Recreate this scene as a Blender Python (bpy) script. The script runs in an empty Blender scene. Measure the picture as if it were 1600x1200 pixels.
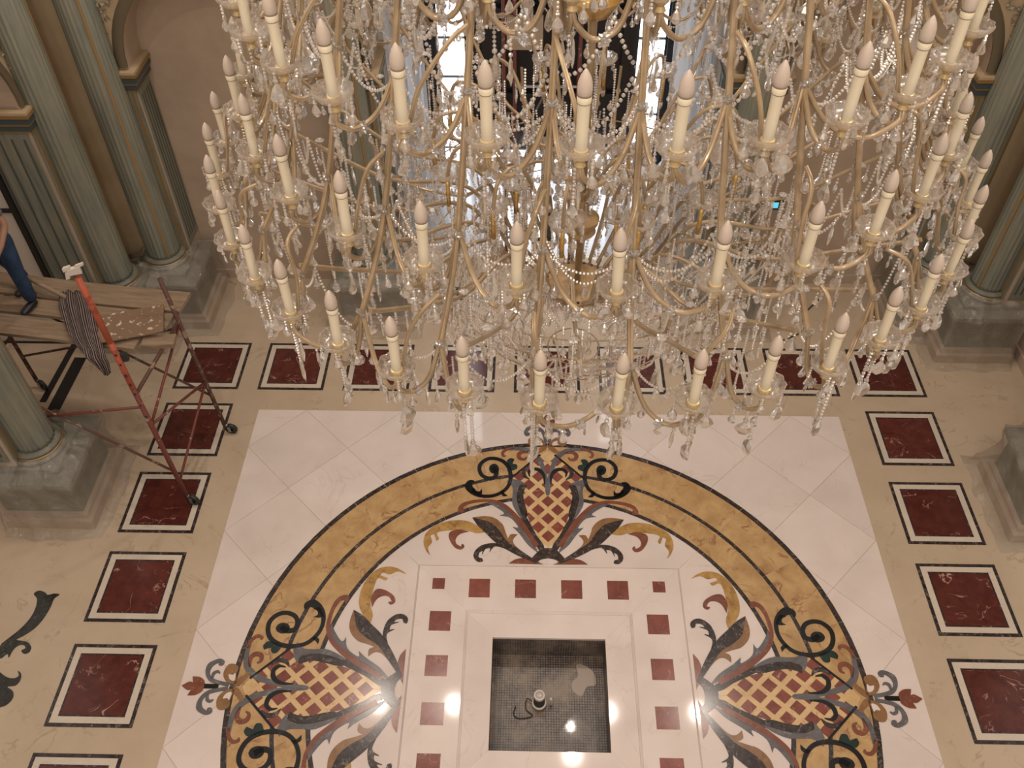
import bpy, bmesh, math, random
from mathutils import Vector, Matrix
random.seed(7)
PI = math.pi
scene = bpy.context.scene
COL = scene.collection

# ------------------------------------------------------------------ camera
CAM = (-0.25647, -4.06484, 9.01865)
YAW, PITCH, ROLL, FOC = -0.0263517, 0.8175408, -0.0075248, 1406.509
def cam_axes():
    f = Vector((math.sin(YAW)*math.cos(PITCH), math.cos(YAW)*math.cos(PITCH), -math.sin(PITCH)))
    r = f.cross(Vector((0, 0, 1))).normalized(); u = r.cross(f)
    return (r*math.cos(ROLL)+u*math.sin(ROLL), u*math.cos(ROLL)-r*math.sin(ROLL), f)
_r, _u, _f = cam_axes()
cd = bpy.data.cameras.new('camera'); cam = bpy.data.objects.new('camera', cd); COL.objects.link(cam)
cam.matrix_world = Matrix(((_r.x, _u.x, -_f.x, CAM[0]), (_r.y, _u.y, -_f.y, CAM[1]), (_r.z, _u.z, -_f.z, CAM[2]), (0, 0, 0, 1)))
cd.sensor_fit = 'HORIZONTAL'; cd.sensor_width = 36.0; cd.lens = FOC/1600*36.0; cd.clip_start = 0.05; cd.clip_end = 200
scene.camera = cam

# ------------------------------------------------------------------ world, lamps, exposure
world = bpy.data.worlds.new('room_air'); scene.world = world; world.use_nodes = True
wb = world.node_tree.nodes['Background']
wb.inputs[0].default_value = (1.0, 0.845, 0.72, 1); wb.inputs[1].default_value = 0.60
def area(name, loc, size, power, col, direction=(0, 0, -1)):
    l = bpy.data.lights.new(name, 'AREA'); l.shape = 'DISK'; l.size = size; l.energy = power; l.color = col
    o = bpy.data.objects.new(name, l); COL.objects.link(o); o.location = loc
    o.rotation_euler = Vector(direction).to_track_quat('-Z', 'Y').to_euler()
    return o
for (x, y) in ((-3.7, 4.9), (3.8, 4.8), (-3.7, 0.6), (3.8, 0.6), (-3.7, -3.7), (3.8, -3.7), (0, -3.0), (-1.9, 4.87), (0.86, 4.75), (0, -7.0), (-3.7, -8.0), (3.8, -8.0)):
    area('downlight_and_glint_lamp', (x, y, 11.6), 0.12, 72, (1.0, 0.86, 0.74))  # those behind the camera are added, unseen, to make the crystals glint
vs = scene.view_settings
vs.view_transform = 'Standard'; vs.look = 'None'; vs.exposure = 0.12; vs.gamma = 1.0; vs.use_curve_mapping = False
try:
    cy = scene.cycles
    cy.max_bounces = 10; cy.transmission_bounces = 9; cy.transparent_max_bounces = 20; cy.diffuse_bounces = 3; cy.glossy_bounces = 5
    cy.sample_clamp_indirect = 6.0; cy.caustics_reflective = False; cy.caustics_refractive = False
except Exception:
    pass

# ------------------------------------------------------------------ materials
MATS = {}
def mat(name, col, rough=0.5, metal=0.0, **kw):
    m = bpy.data.materials.new(name); m.use_nodes = True
    nt = m.node_tree; b = nt.nodes['Principled BSDF']
    b.inputs['Base Color'].default_value = (*col, 1); b.inputs['Roughness'].default_value = rough; b.inputs['Metallic'].default_value = metal
    MATS[name] = m
    return m, nt, b
def ramp(nt, fac, stops):
    r = nt.nodes.new('ShaderNodeValToRGB'); e = r.color_ramp.elements
    while len(e) < len(stops): e.new(0.5)
    for i, (p, c) in enumerate(stops):
        e[i].position = p; e[i].color = (*c, 1)
    nt.links.new(fac, r.inputs[0]); return r.outputs[0]
def coord(nt, scale=(1, 1, 1), which='Object'):
    t = nt.nodes.new('ShaderNodeTexCoord'); mp = nt.nodes.new('ShaderNodeMapping'); mp.inputs['Scale'].default_value = scale
    nt.links.new(t.outputs[which], mp.inputs[0]); return mp.outputs[0]
def noise(nt, vec, scale, detail=5, rough=0.6, dist=0.0):
    n = nt.nodes.new('ShaderNodeTexNoise'); n.inputs['Scale'].default_value = scale; n.inputs['Detail'].default_value = detail
    n.inputs['Roughness'].default_value = rough; n.inputs['Distortion'].default_value = dist
    nt.links.new(vec, n.inputs['Vector']); return n.outputs['Fac']
def mixc(nt, fac, a, b):
    m = nt.nodes.new('ShaderNodeMix'); m.data_type = 'RGBA'
    for i, v in ((6, a), (7, b)):
        if isinstance(v, tuple): m.inputs[i].default_value = (*v, 1)
        else: nt.links.new(v, m.inputs[i])
    if isinstance(fac, float): m.inputs[0].default_value = fac
    else: nt.links.new(fac, m.inputs[0])
    return m.outputs[2]
def objrand(nt, vec, k=37.0):
    """shift a texture by a per-object random amount so alike slabs differ"""
    oi = nt.nodes.new('ShaderNodeObjectInfo'); mu = nt.nodes.new('ShaderNodeMath'); mu.operation = 'MULTIPLY'; mu.inputs[1].default_value = k
    nt.links.new(oi.outputs['Random'], mu.inputs[0]); va = nt.nodes.new('ShaderNodeVectorMath'); va.operation = 'ADD'
    nt.links.new(vec, va.inputs[0]); nt.links.new(mu.outputs[0], va.inputs[1]); return va.outputs[0], oi.outputs['Random']
def marble(name, base, dark, vein, scale=3.0, rough=0.15, veinw=0.03, veinscale=2.0, vary=0.0):
    m, nt, b = mat(name, base, rough)
    v, rnd = objrand(nt, coord(nt))
    n1 = noise(nt, v, scale, 6, 0.62, 0.4)
    c = ramp(nt, n1, [(0.3, dark), (0.62, base)])
    n2 = noise(nt, v, veinscale, 4, 0.55, 1.2)
    # a vein is where the noise crosses its mid value
    s = nt.nodes.new('ShaderNodeMath'); s.operation = 'SUBTRACT'; s.inputs[1].default_value = 0.5; nt.links.new(n2, s.inputs[0])
    a = nt.nodes.new('ShaderNodeMath'); a.operation = 'ABSOLUTE'; nt.links.new(s.outputs[0], a.inputs[0])
    n3 = noise(nt, v, veinscale*1.7, 2)
    ve = ramp(nt, a.outputs[0], [(0.0, (1, 1, 1)), (veinw, (0, 0, 0))])
    ms = ramp(nt, n3, [(0.48, (0, 0, 0)), (0.62, (1, 1, 1))])
    mm = nt.nodes.new('ShaderNodeMath'); mm.operation = 'MULTIPLY'; nt.links.new(ve, mm.inputs[0]); nt.links.new(ms, mm.inputs[1])
    c = mixc(nt, mm.outputs[0], c, vein)
    if vary:
        hv = nt.nodes.new('ShaderNodeHueSaturation'); mr = nt.nodes.new('ShaderNodeMapRange')
        mr.inputs['To Min'].default_value = 1-vary; mr.inputs['To Max'].default_value = 1+vary
        nt.links.new(rnd, mr.inputs['Value']); nt.links.new(mr.outputs[0], hv.inputs['Value']); nt.links.new(c, hv.inputs['Color']); c = hv.outputs[0]
    nt.links.new(c, b.inputs['Base Color'])
    return m
marble('white_marble', (0.72, 0.635, 0.595), (0.67, 0.58, 0.535), (0.625, 0.535, 0.49), 1.6, 0.06, 0.009, 1.1, 0.035)
marble('beige_marble', (0.53, 0.425, 0.315), (0.47, 0.37, 0.265), (0.40, 0.305, 0.21), 1.1, 0.22, 0.016, 1.6)
marble('red_marble', (0.112, 0.028, 0.021), (0.066, 0.015, 0.013), (0.55, 0.33, 0.25), 7.0, 0.16, 0.009, 2.3, 0.15)
marble('red_inlay', (0.23, 0.065, 0.046), (0.155, 0.04, 0.03), (0.5, 0.32, 0.25), 9.0, 0.18, 0.006, 3.0, 0.1)
marble('dark_marble', (0.052, 0.039, 0.038), (0.012, 0.009, 0.010), (0.24, 0.20, 0.18), 16.0, 0.16, 0.03, 9.0)
marble('frame_white', (0.62, 0.54, 0.45), (0.56, 0.48, 0.40), (0.5, 0.42, 0.35), 5.0, 0.2, 0.02, 3.0)
marble('yellow_marble', (0.54, 0.36, 0.17), (0.38, 0.225, 0.10), (0.28, 0.14, 0.07), 4.2, 0.17, 0.03, 2.6)
marble('pale_yellow', (0.66, 0.47, 0.25), (0.56, 0.37, 0.18), (0.45, 0.28, 0.13), 6.0, 0.17, 0.02, 4.0)
marble('ochre_leaf', (0.48, 0.29, 0.095), (0.30, 0.165, 0.05), (0.22, 0.11, 0.04), 9.0, 0.17, 0.05, 6.0)
marble('tan_leaf', (0.27, 0.145, 0.065), (0.19, 0.095, 0.045), (0.33, 0.2, 0.1), 9.0, 0.18, 0.02, 6.0)
marble('rust_leaf', (0.22, 0.075, 0.045), (0.15, 0.048, 0.032), (0.35, 0.18, 0.13), 9.0, 0.18, 0.015, 6.0)
marble('blue_grey', (0.135, 0.131, 0.140), (0.092, 0.088, 0.098), (0.26, 0.25, 0.25), 9.0, 0.17, 0.02, 6.0)
marble('black_marble', (0.004, 0.005, 0.007), (0.002, 0.003, 0.004), (0.03, 0.03, 0.035), 8.0, 0.14, 0.01, 5.0)
marble('green_marble', (0.010, 0.030, 0.026), (0.006, 0.016, 0.015), (0.04, 0.07, 0.06), 14.0, 0.15, 0.03, 7.0)
marble('dark_scroll', (0.028, 0.029, 0.023), (0.008, 0.009, 0.008), (0.09, 0.08, 0.065), 16.0, 0.16, 0.03, 8.0)

m, nt, b = mat('wall_plaster', (0.30, 0.225, 0.16), 0.75)
v = coord(nt); n = noise(nt, v, 1.6, 6, 0.65); n2 = noise(nt, v, 14.0, 3)
c = ramp(nt, n, [(0.3, (0.40, 0.308, 0.230)), (0.7, (0.49, 0.385, 0.292))]); nt.links.new(c, b.inputs['Base Color'])
bp = nt.nodes.new('ShaderNodeBump'); bp.inputs['Strength'].default_value = 0.12; nt.links.new(n2, bp.inputs['Height']); nt.links.new(bp.outputs[0], b.inputs['Normal'])
m, nt, b = mat('wall_cream', (0.40, 0.30, 0.185), 0.7)
c = ramp(nt, noise(nt, coord(nt), 2.2, 5), [(0.3, (0.42, 0.315, 0.19)), (0.7, (0.50, 0.385, 0.245))]); nt.links.new(c, b.inputs['Base Color'])
m, nt, b = mat('column_green', (0.20, 0.21, 0.16), 0.55)
v = coord(nt, (9, 9, 0.7)); n = noise(nt, v, 1.5, 6, 0.7); n2 = noise(nt, coord(nt), 1.3, 3)
c = ramp(nt, n, [(0.28, (0.105, 0.120, 0.106)), (0.5, (0.185, 0.195, 0.160)), (0.72, (0.26, 0.255, 0.20))])
c = mixc(nt, ramp(nt, n2, [(0.42, (0, 0, 0)), (0.75, (0.6, 0.6, 0.6))]), c, (0.27, 0.24, 0.16)); nt.links.new(c, b.inputs['Base Color'])
m, nt, b = mat('base_green', (0.155, 0.165, 0.13), 0.5)
c = ramp(nt, noise(nt, coord(nt), 5, 5), [(0.3, (0.115, 0.122, 0.10)), (0.7, (0.21, 0.21, 0.165))]); nt.links.new(c, b.inputs['Base Color'])
mat('flute_groove', (0.075, 0.085, 0.068), 0.6)
mat('gilded_paint', (0.33, 0.205, 0.080), 0.35, 0.35)
mat('impost_blue', (0.052, 0.075, 0.080), 0.45)
mat('relief_grey', (0.30, 0.265, 0.195), 0.7)
mat('relief_dark', (0.13, 0.115, 0.08), 0.7)
mat('arch_brown', (0.135, 0.105, 0.065), 0.65)
mat('black_metal', (0.012, 0.011, 0.012), 0.4)
mat('door_black', (0.006, 0.007, 0.010), 0.25)
mat('inlay_line', (0.014, 0.012, 0.013), 0.3)
mat('white_paint', (0.62, 0.56, 0.50), 0.6)
# scaffold paints with worn spots
def worn(name, col, spot, rough=0.5, thr=0.62, sc=9):
    m, nt, b = mat(name, col, rough)
    n = noise(nt, coord(nt), sc, 4, 0.6)
    c = ramp(nt, n, [(thr-0.02, col), (thr+0.03, spot)]); nt.links.new(c, b.inputs['Base Color']); return m
worn('scaffold_red', (0.155, 0.038, 0.026), (0.34, 0.26, 0.21), 0.5, 0.64, 10)
worn('scaffold_orange', (0.42, 0.092, 0.045), (0.26, 0.06, 0.035), 0.5, 0.6, 7)
worn('scaffold_rust', (0.095, 0.040, 0.030), (0.24, 0.165, 0.12), 0.6, 0.6, 12)
worn('splashed_board', (0.215, 0.135, 0.085), (0.62, 0.52, 0.43), 0.7, 0.60, 11)
m, nt, b = mat('plank_wood', (0.26, 0.185, 0.12), 0.75)
n = noise(nt, coord(nt, (1.5, 14, 14)), 2.0, 5, 0.6)
c = ramp(nt, n, [(0.3, (0.19, 0.13, 0.082)), (0.7, (0.31, 0.225, 0.15))]); nt.links.new(c, b.inputs['Base Color'])
mat('rubber_black', (0.018, 0.020, 0.021), 0.5); mat('steel_grey', (0.30, 0.28, 0.26), 0.35, 0.7)
m, nt, b = mat('denim', (0.012, 0.035, 0.085), 0.85)
c = ramp(nt, noise(nt, coord(nt), 7, 5), [(0.35, (0.008, 0.022, 0.055)), (0.7, (0.022, 0.055, 0.12))]); nt.links.new(c, b.inputs['Base Color'])
mat('shoe_leather', (0.010, 0.010, 0.013), 0.45); mat('skin', (0.34, 0.19, 0.125), 0.5); mat('hair_dark', (0.012, 0.009, 0.008), 0.6); mat('shirt_grey', (0.10, 0.11, 0.13), 0.85)
m, nt, b = mat('striped_cloth', (0.06, 0.045, 0.05), 0.9)
w = nt.nodes.new('ShaderNodeTexWave'); w.inputs['Scale'].default_value = 6; w.inputs['Distortion'].default_value = 1.0; nt.links.new(coord(nt, (1, 1, 1), 'UV'), w.inputs['Vector'])
c = ramp(nt, w.outputs['Fac'], [(0.60, (0.022, 0.014, 0.020)), (0.80, (0.27, 0.21, 0.18))]); nt.links.new(c, b.inputs['Base Color'])
m, nt, b = mat('screen_cyan', (0.1, 0.5, 0.6), 0.3); b.inputs['Emission Color'].default_value = (0.12, 0.55, 0.75, 1); b.inputs['Emission Strength'].default_value = 0.9
m, nt, b = mat('pane_and_backlight_glow', (0.9, 0.92, 1.0), 0.3); b.inputs['Emission Color'].default_value = (0.90, 0.95, 1.0, 1); b.inputs['Emission Strength'].default_value = 3.2  # daylit upper panes, and the added glow behind the dust sheets
# chandelier
m, nt, b = mat('gilt_bar', (0.44, 0.275, 0.135), 0.34, 0.25); b.inputs['Coat Weight'].default_value = 0.5; b.inputs['Coat Roughness'].default_value = 0.08
c = ramp(nt, noise(nt, coord(nt), 9, 3), [(0.3, (0.36, 0.250, 0.140)), (0.7, (0.49, 0.365, 0.225))]); nt.links.new(c, b.inputs['Base Color'])
mat('brass', (0.72, 0.48, 0.17), 0.2, 0.8); mat('socket_gilt', (0.66, 0.50, 0.26), 0.3, 0.3)
mat('plate_gilt', (0.47, 0.31, 0.155), 0.42, 0.2)
mat('candle_cream', (0.86, 0.765, 0.575), 0.42)
m, nt, b = mat('bulb_frost', (0.55, 0.455, 0.375), 0.30); b.inputs['Coat Weight'].default_value = 0.3
mat('candle_line', (0.20, 0.15, 0.11), 0.5)
def crystal(name, tint, clear, shine, shine_rough, body, rough=0.0):
    """cut crystal: refracting glass, a clear share that lets the room behind through, bright polished facets and a milky trace"""
    m = bpy.data.materials.new(name); m.use_nodes = True; nt = m.node_tree; nt.nodes.clear(); MATS[name] = m
    N = nt.nodes.new; out = N('ShaderNodeOutputMaterial')
    def mix(f, a, b_):
        x = N('ShaderNodeMixShader'); x.inputs[0].default_value = f; nt.links.new(a.outputs[0], x.inputs[1]); nt.links.new(b_.outputs[0], x.inputs[2]); return x
    tr = N('ShaderNodeBsdfTransparent'); tr.inputs[0].default_value = (*tint, 1)
    gl = N('ShaderNodeBsdfGlass'); gl.inputs['Color'].default_value = (*tint, 1); gl.inputs['Roughness'].default_value = rough; gl.inputs['IOR'].default_value = 1.56
    gs = N('ShaderNodeBsdfGlossy'); gs.inputs['Color'].default_value = (1, 0.98, 0.96, 1); gs.inputs['Roughness'].default_value = shine_rough
    df = N('ShaderNodeBsdfDiffuse'); df.inputs[0].default_value = (0.96, 0.90, 0.84, 1); tl = N('ShaderNodeBsdfTranslucent'); tl.inputs[0].default_value = (0.96, 0.90, 0.84, 1)
    x = mix(clear, gl, tr) if clear < 1 else tr
    x = mix(shine, x, gs); x = mix(body, x, mix(0.5, df, tl)); nt.links.new(x.outputs[0], out.inputs[0]); return m
crystal('crystal', (0.99, 0.98, 0.965), 0.30, 0.25, 0.21, 0.15)
crystal('crystal_bead', (0.99, 0.975, 0.95), 1.0, 0.26, 0.22, 0.32)
crystal('glass_cup', (1.0, 0.985, 0.96), 0.55, 0.07, 0.18, 0.09, 0.02)
def sheet(name, tint, clear, body, rough):
    m = bpy.data.materials.new(name); m.use_nodes = True; nt = m.node_tree; nt.nodes.clear(); MATS[name] = m
    out = nt.nodes.new('ShaderNodeOutputMaterial'); tr = nt.nodes.new('ShaderNodeBsdfTransparent')
    df = nt.nodes.new('ShaderNodeBsdfDiffuse'); df.inputs[0].default_value = (*tint, 1)
    tl = nt.nodes.new('ShaderNodeBsdfTranslucent'); tl.inputs[0].default_value = (*tint, 1)
    gl = nt.nodes.new('ShaderNodeBsdfGlossy'); gl.inputs['Roughness'].default_value = rough
    bp = nt.nodes.new('ShaderNodeBump'); bp.inputs['Strength'].default_value = 1.0; bp.inputs['Distance'].default_value = 0.06
    nt.links.new(noise(nt, coord(nt), 7, 4, 0.6, 1.5), bp.inputs['Height']); nt.links.new(bp.outputs[0], gl.inputs['Normal'])
    a = nt.nodes.new('ShaderNodeMixShader'); a.inputs[0].default_value = 0.45; nt.links.new(df.outputs[0], a.inputs[1]); nt.links.new(tl.outputs[0], a.inputs[2])
    b2 = nt.nodes.new('ShaderNodeMixShader'); b2.inputs[0].default_value = body; nt.links.new(tr.outputs[0], b2.inputs[1]); nt.links.new(a.outputs[0], b2.inputs[2])
    c2 = nt.nodes.new('ShaderNodeMixShader'); c2.inputs[0].default_value = 1-clear; nt.links.new(b2.outputs[0], c2.inputs[1]); nt.links.new(gl.outputs[0], c2.inputs[2])
    nt.links.new(c2.outputs[0], out.inputs[0])
sheet('plastic_film', (0.62, 0.56, 0.46), 0.86, 0.24, 0.10)
sheet('white_sheet', (0.78, 0.80, 0.84), 0.97, 0.93, 0.3)
# fountain
m, nt, b = mat('mosaic', (0.10, 0.085, 0.072), 0.35)
bk = nt.nodes.new('ShaderNodeTexBrick'); bk.offset = 0.0; bk.inputs['Scale'].default_value = 1.0
for k, val in (('Brick Width', 0.028), ('Row Height', 0.028), ('Mortar Size', 0.0045), ('Mortar Smooth', 0.2)): bk.inputs[k].default_value = val
bk.inputs['Color1'].default_value = (0.13, 0.105, 0.092, 1); bk.inputs['Color2'].default_value = (0.22, 0.178, 0.150, 1); bk.inputs['Mortar'].default_value = (0.03, 0.024, 0.022, 1)
nt.links.new(coord(nt, (1, 1, 1), 'UV'), bk.inputs['Vector'])
nd = noise(nt, coord(nt), 3.2, 6, 0.7)
c = mixc(nt, ramp(nt, nd, [(0.44, (0, 0, 0)), (0.64, (0.75, 0.75, 0.75))]), bk.outputs['Color'], (0.27, 0.215, 0.165)); nt.links.new(c, b.inputs['Base Color'])
m = bpy.data.materials.new('shallow_water'); m.use_nodes = True; nt = m.node_tree; nt.nodes.clear(); MATS['shallow_water'] = m
out = nt.nodes.new('ShaderNodeOutputMaterial'); tr = nt.nodes.new('ShaderNodeBsdfTransparent'); gl = nt.nodes.new('ShaderNodeBsdfGlossy'); gl.inputs['Roughness'].default_value = 0.03
fr = nt.nodes.new('ShaderNodeFresnel'); fr.inputs[0].default_value = 1.45; mx = nt.nodes.new('ShaderNodeMixShader'); bp = nt.nodes.new('ShaderNodeBump'); bp.inputs['Strength'].default_value = 0.25
nt.links.new(noise(nt, coord(nt), 5, 3), bp.inputs['Height']); nt.links.new(bp.outputs[0], gl.inputs['Normal'])
nt.links.new(fr.outputs[0], mx.inputs[0]); nt.links.new(tr.outputs[0], mx.inputs[1]); nt.links.new(gl.outputs[0], mx.inputs[2]); nt.links.new(mx.outputs[0], out.inputs[0])
mat('plastic_white', (0.66, 0.60, 0.54), 0.35); mat('nozzle_grey', (0.05, 0.05, 0.048), 0.4); mat('lamp_lens', (0.42, 0.38, 0.36), 0.15); mat('spill', (0.33, 0.27, 0.225), 0.35)
mat('mortar', (0.42, 0.33, 0.25), 0.6)

# ------------------------------------------------------------------ mesh helpers
class MB:
    def __init__(s): s.v = []; s.f = []; s.uv = None
    def add(s, verts, faces):
        n = len(s.v); s.v.extend([tuple(p) for p in verts]); s.f.extend([tuple(i+n for i in f) for f in faces]); return s
    def box(s, a, b):
        (x0, y0, z0), (x1, y1, z1) = a, b
        return s.add([(x0, y0, z0), (x1, y0, z0), (x1, y1, z0), (x0, y1, z0), (x0, y0, z1), (x1, y0, z1), (x1, y1, z1), (x0, y1, z1)],
                     [(0, 3, 2, 1), (4, 5, 6, 7), (0, 1, 5, 4), (1, 2, 6, 5), (2, 3, 7, 6), (3, 0, 4, 7)])
    def obox(s, c, ax, ay, az):
        c = Vector(c); ax = Vector(ax); ay = Vector(ay); az = Vector(az)
        vs_ = [c+ax*i+ay*j+az*k for k in (-1, 1) for j in (-1, 1) for i in (-1, 1)]
        return s.add(vs_, [(0, 2, 3, 1), (4, 5, 7, 6), (0, 1, 5, 4), (1, 3, 7, 5), (3, 2, 6, 7), (2, 0, 4, 6)])
    def lathe(s, prof, n=16, c=(0, 0, 0), cap=True, wob=None):
        k = len(s.v); 
        for (r, z) in prof:
            for i in range(n):
                a = 2*PI*i/n; rr = r*(1 if wob is None else wob(a, z)); s.v.append((c[0]+rr*math.cos(a), c[1]+rr*math.sin(a), c[2]+z))
        for j in range(len(prof)-1):
            for i in range(n):
                i2 = (i+1) % n; s.f.append((k+j*n+i, k+j*n+i2, k+(j+1)*n+i2, k+(j+1)*n+i))
        if cap:
            s.f.append(tuple(k+i for i in reversed(range(n)))); s.f.append(tuple(k+(len(prof)-1)*n+i for i in range(n)))
        return s
    def tube(s, pts, r, n=8, cap=True, prof=None):
        """tube along points; r number or list; prof: list of radius factors round the section"""
        pts = [Vector(p) for p in pts]; m_ = len(pts); k = len(s.v)
        if not isinstance(r, (list, tuple)): r = [r]*m_
        t0 = (pts[1]-pts[0]).normalized(); up = Vector((0, 0, 1)) if abs(t0.z) < 0.92 else Vector((1, 0, 0))
        nrm = t0.cross(up).normalized()
        for i in range(m_):
            t = (pts[min(i+1, m_-1)]-pts[max(i-1, 0)]).normalized()
            nrm = (nrm-t*nrm.dot(t)).normalized(); bi = t.cross(nrm)
            for j in range(n):
                a = 2*PI*j/n; q = r[i]*(prof[j] if prof else 1)
                s.v.append(tuple(pts[i]+(nrm*math.cos(a)+bi*math.sin(a))*q))
        for i in range(m_-1):
            for j in range(n):
                j2 = (j+1) % n; s.f.append((k+i*n+j, k+i*n+j2, k+(i+1)*n+j2, k+(i+1)*n+j))
        if cap:
            s.f.append(tuple(k+j for j in reversed(range(n)))); s.f.append(tuple(k+(m_-1)*n+j for j in range(n)))
        return s
    def prism(s, poly, z0, z1):
        n = len(poly); k = len(s.v)
        ar = sum(poly[i][0]*poly[(i+1) % n][1]-poly[(i+1) % n][0]*poly[i][1] for i in range(n))
        if ar < 0: poly = poly[::-1]
        for z in (z0, z1):
            for p in poly: s.v.append((p[0], p[1], z))
        s.f.append(tuple(k+n+i for i in range(n)))
        for i in range(n):
            j = (i+1) % n; s.f.append((k+i, k+j, k+n+j, k+n+i))
        return s
    def mesh(s, name, smooth=False):
        me = bpy.data.meshes.new(name); me.from_pydata(s.v, [], s.f); me.update()
        if smooth: me.polygons.foreach_set('use_smooth', [True]*len(me.polygons))
        return me
    def build(s, name, m, parent=None, smooth=False):
        return link(name, s.mesh(name, smooth), m, parent)
def link(name, me, m=None, parent=None, loc=None):
    if m is not None and not me.materials: me.materials.append(MATS[m])
    o = bpy.data.objects.new(name, me); COL.objects.link(o)
    if parent is not None: o.parent = parent
    if loc is not None: o.location = loc
    return o
def tag(o, label=None, cat=None, group=None, kind=None):
    if label: o['label'] = label
    if cat: o['category'] = cat
    if group: o['group'] = group
    if kind: o['kind'] = kind
    return o
def empty(name, loc=(0, 0, 0), rz=0):
    o = bpy.data.objects.new(name, None); COL.objects.link(o); o.location = loc; o.rotation_euler = (0, 0, rz); o.empty_display_size = 0.1
    return o
def autosmooth(me, ang=35):
    bm = bmesh.new(); bm.from_mesh(me)
    for f in bm.faces: f.smooth = True
    for e in bm.edges:
        if len(e.link_faces) == 2 and e.calc_face_angle(0) > math.radians(ang): e.smooth = False
    bm.to_mesh(me); bm.free(); return me
def crom(pts, sub=5, closed=False):
    pts = [Vector(p) for p in pts]; n = len(pts); out = []
    rng = range(n) if closed else range(n-1)
    for i in rng:
        p1, p2 = pts[i], pts[(i+1) % n]
        p0 = pts[(i-1) % n] if closed else pts[max(i-1, 0)]; p3 = pts[(i+2) % n] if closed else pts[min(i+2, n-1)]
        for k in range(sub):
            t = k/sub
            out.append(0.5*((2*p1)+(p2-p0)*t+(2*p0-5*p1+4*p2-p3)*t*t+(3*p1-p0-3*p2+p3)*t**3))
    if not closed: out.append(pts[-1])
    return out
# ------------------------------------------------------------------ floor
HALF = 3.86; CURB = 1.5; PIT = 0.615
def ring_quads(mb, r0, r1, z):
    a = [(-r1, -r1), (r1, -r1), (r1, r1), (-r1, r1)]; b = [(-r0, -r0), (r0, -r0), (r0, r0), (-r0, r0)]
    vs_ = [(x, y, z) for x, y in a]+[(x, y, z) for x, y in b]
    return mb.add(vs_, [(i, (i+1) % 4, 4+(i+1) % 4, 4+i) for i in range(4)])
floor = ring_quads(MB(), PIT+0.02, 11.0, 0.0).build('floor', 'beige_marble'); tag(floor, 'polished beige marble floor around the white square', kind='structure')
def clip_half(poly, nx, ny, d):
    out = []
    for i in range(len(poly)):
        p, q = poly[i], poly[(i+1) % len(poly)]; a = nx*p[0]+ny*p[1]-d; b_ = nx*q[0]+ny*q[1]-d
        if a <= 0: out.append(p)
        if (a < 0 < b_) or (b_ < 0 < a):
            t = a/(a-b_); out.append((p[0]+(q[0]-p[0])*t, p[1]+(q[1]-p[1])*t))
    return out
# white field: slabs laid on the diagonal, thin open joints over a mortar bed
bed = ring_quads(MB(), PIT+0.02, HALF, 0.002).build('mortar_bed', 'mortar', floor)
S = 0.91; g = 0.003
for i in range(-7, 8):
    for j in range(-7, 8):
        c = Vector(((i-j)*S*0.7071, (i+j)*S*0.7071)); h = S*0.7071-g
        poly = [(c.x+h, c.y), (c.x, c.y+h), (c.x-h, c.y), (c.x, c.y-h)]
        for n_ in ((1, 0), (-1, 0), (0, 1), (0, -1)):
            poly = clip_half(poly, n_[0], n_[1], HALF)
            if len(poly) < 3: break
        if len(poly) < 3: continue
        if max(math.hypot(*p) for p in poly) < 2.4: continue       # under the medallion
        MB().prism(poly, 0.0, 0.005).build('marble_slab', 'white_marble', floor)
# medallion: white disc and rings, cut into slabs
def sector(r0, r1, a0, a1, n, z0, z1):
    po = [(r1*math.cos(a0+(a1-a0)*k/n), r1*math.sin(a0+(a1-a0)*k/n)) for k in range(n+1)]
    pi_ = [(r0*math.cos(a1+(a0-a1)*k/n), r0*math.sin(a1+(a0-a1)*k/n)) for k in range(n+1)]
    mb = MB(); k0 = 0; m_ = n+1
    for z in (z0, z1):
        for p in po: mb.v.append((p[0], p[1], z))
        for p in pi_[::-1]: mb.v.append((p[0], p[1], z))
    for k in range(n):
        mb.f.append((2*m_+k, 2*m_+k+1, 3*m_+k+1, 3*m_+k)); mb.f.append((k, k+1, 2*m_+k+1, 2*m_+k)); mb.f.append((m_+k+1, m_+k, 3*m_+k, 3*m_+k+1))
    mb.f.append((0, 2*m_, 3*m_, m_)); mb.f.append((m_-1, 2*m_-1, 4*m_-1, 3*m_-1))
    return mb
med = empty('floor_medallion'); tag(med, 'round inlaid marble medallion with scrolling leaves in the middle of the floor', 'floor inlay')
for k in range(4):                                                     # inner white disc, four slabs split on the diagonals, curb hole left open
    a = k*PI/2
    poly = [(CURB*math.cos(a+PI/4)*1.4142, CURB*math.sin(a+PI/4)*1.4142)]
    poly = []
    for q in range(25):
        t = a-PI/4+0.0006+(PI/2-0.0012)*q/24; poly.append((2.47*math.cos(t), 2.47*math.sin(t)))
    for q in (1, -1):
        t = a+q*(PI/4-0.0006); poly.append((CURB*1.4142*math.cos(t), CURB*1.4142*math.sin(t)))
    MB().prism(poly, 0.0, 0.0065).build('white_disc_slab', 'white_marble', med)
rings = [(2.455, 2.505, 'dark_marble', 0.009, 48), (2.505, 2.818, 'yellow_marble', 0.008, 20), (2.818, 2.864, 'dark_marble', 0.009, 48),
         (2.864, 3.282, 'yellow_marble', 0.008, 24), (3.282, 3.342, 'dark_marble', 0.009, 48)]
for r0, r1, m_, z, n in rings:
    nm = 'ring_band' if m_ == 'dark_marble' else 'yellow_band_slab'
    for k in range(n):
        sector(r0+0.0008, r1-0.0008, 2*PI*k/n+0.0006, 2*PI*(k+1)/n-0.0006, max(2, 96//n), 0.0, z).build(nm, m_, med)
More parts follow.
